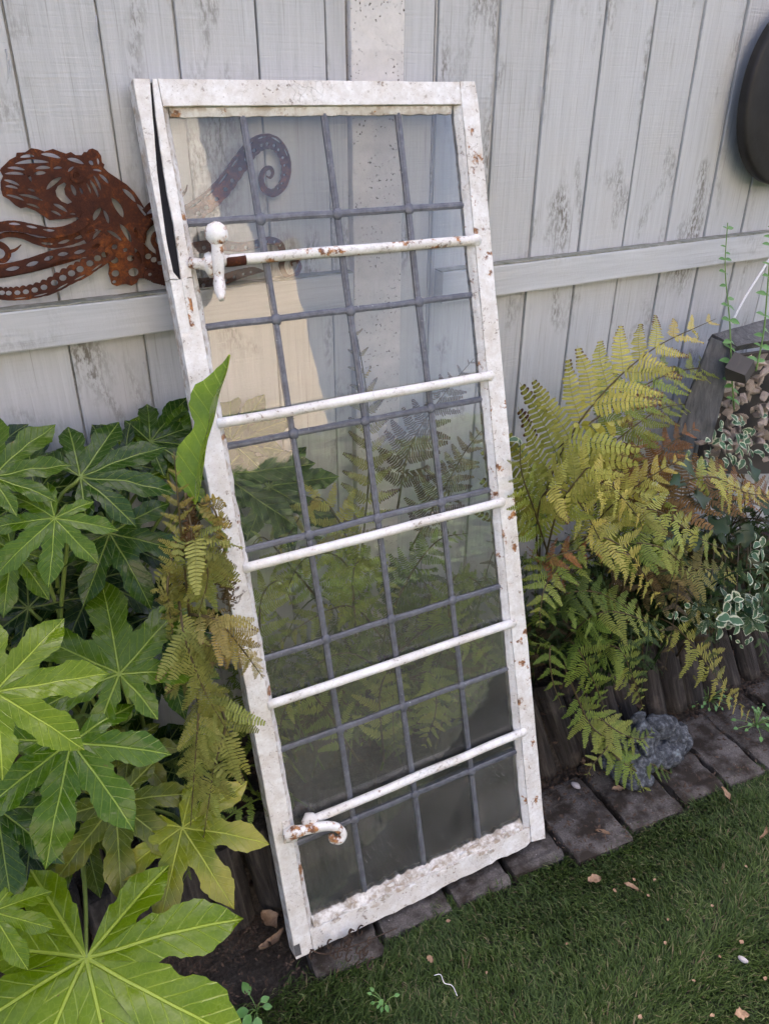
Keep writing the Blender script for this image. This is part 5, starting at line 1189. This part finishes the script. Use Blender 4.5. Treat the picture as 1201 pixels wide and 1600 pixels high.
# dead curled fern tip at the foot of the window
df = empty('dead_frond', atz(520, 1470, 0.0)); tag(df, 'dark curled dead fern frond at the foot of the window', 'frond')
for k in range(26):
    P = atz(rnd.gauss(530, 30), rnd.gauss(1478, 16), rnd.uniform(-.005, .03)) - df.location; r = rnd.uniform(.004, .009)
    c = [P + Vector((math.cos(a) * r * (1 - a / 9), math.sin(a) * r * (1 - a / 9) * .6 - a * .001, math.sin(a + 1) * r)) for a in np.linspace(0, 6, 9)]
    tube('curled_pinna', c, [0.0014, 0.0018, 0.001], M_brown, df, 5, 16)
tube('rachis', [atz(450, 1455, .0) - df.location, atz(500, 1490, 0.01) - df.location, atz(560, 1475, 0.015) - df.location, atz(620, 1450, 0.0) - df.location], [0.0016, 0.0014, 0.001], M_brown, df, 6, 16)
def small_weed(px, py, n, size, label, z=-0.02, sp=0.03):
    P0 = atz(px, py, z); e = empty('small_weed', P0); tag(e, label, 'weed')
    for k in range(n):
        a = rnd.uniform(0, 6.28); d = Vector((math.cos(a), math.sin(a), 0)); P = P0 + d * rnd.uniform(.2, 1) * sp + Vector((0, 0, rnd.uniform(.01, .03)))
        scatter_leaf(e, LF_W, P, size * rnd.uniform(.7, 1.2), Vector((rnd.uniform(-.3, .3), -.3, 1)), d)
        tube('stem', [Vector((0, 0, 0)), (P - P0) * 0.5 + Vector((0, 0, .006)), P - P0], [0.0008] * 3, M_weedstem, e, 5, 4)
small_weed(402, 1580, 7, 0.026, 'small green seedling at the bottom edge beside the fatsia leaf')
small_weed(600, 1570, 8, 0.012, 'tiny weed patch in the grass near the bottom edge')
small_weed(1105, 1095, 34, 0.013, 'low green weeds at the foot of the right logs', -0.01, 0.06)
small_weed(1180, 1135, 34, 0.013, 'low green weeds on the paving at the right edge', -0.01, 0.07)

# ================================================================ what the glass mirrors: the house across the garden
hs_ = empty('house', (-2.6, -9.6, 0)); tag(hs_, 'cream rendered house across the garden mirrored in the upper panes', 'house')
HX = 5.95   # right corner seen in the panes
bevel_box('wall', (-3.6, -6.0, 0), (6.75, 0.0, 5.25), M_render, hs_, 0.02)
bevel_box('upper_wall', (-3.6, -6.0, 5.6), (5.95, -0.3, 9.0), M_cladding, hs_, 0.02)
bevel_box('gutter', (-3.7, -6.1, 5.26), (6.9, 0.12, 5.59), M_dark, hs_, 0.02)
Vr = [(-3.8, -6.2, 9.01), (6.15, -6.2, 9.01), (6.15, 0.0, 9.01), (-3.8, 0.0, 9.01), (-3.8, -3, 11.4), (6.15, -3, 11.4)]
mesh('roof', Vr, [(3, 2, 5, 4), (1, 0, 4, 5), (0, 3, 4), (2, 1, 5), (0, 1, 2, 3)], M_tile, hs_)
for (x0, z0, w2, h2) in ((0.2, 0.9, 1.4, 1.2), (-2.2, 0.9, 1.4, 1.2), (0.2, 3.0, 1.4, 1.1)):
    wf = bevel_box('window', (x0, 0.003, z0), (x0 + w2, 0.05, z0 + h2), M_upvc, hs_, 0.008)
    bevel_box('glazing', (x0 + .07, 0.051, z0 + .07), (x0 + w2 - .07, 0.056, z0 + h2 - .07), M_dglass, wf, 0)
dr = bevel_box('door', (2.6, 0.003, 0.0), (3.5, 0.06, 2.05), M_oldwood, hs_, 0.008); bevel_box('handle', (2.68, 0.061, 1.0), (2.8, 0.1, 1.03), M_wire, dr, 0.004)

# hedge between garden and house, mirrored below the cream wall
hd = empty('hedge', (0.5, -8.6, 0)); tag(hd, 'dark clipped hedge in front of the house mirrored in the middle panes', 'hedge')
V, Fc = [], []; rh = random.Random(8)
for k in range(9000):
    f = rh.random(); x = rh.uniform(-6, 6.6)
    P = Vector((x, 0.45 + rh.gauss(0, .05), rh.uniform(0, 2.0))) if f < .7 else Vector((x, rh.uniform(-.45, .45), 2.0 + rh.gauss(0, .07)))
    b = len(V); a = rh.uniform(0, 6.28); q = rh.uniform(-1, 1); u = Vector((math.cos(a), math.sin(a) * .5, q)).normalized() * rh.uniform(.05, .09); w_ = u.cross(Vector((rh.random(), 1, rh.random()))).normalized() * .045
    V += [P - u, P - w_, P + u, P + w_]; Fc.append((b, b + 1, b + 2, b + 3))
mesh('foliage', V, Fc, M_hedge, hd)
bevel_box('core', (-6, -0.4, 0), (6.6, 0.38, 1.95), M_hedge, hd, 0.05)
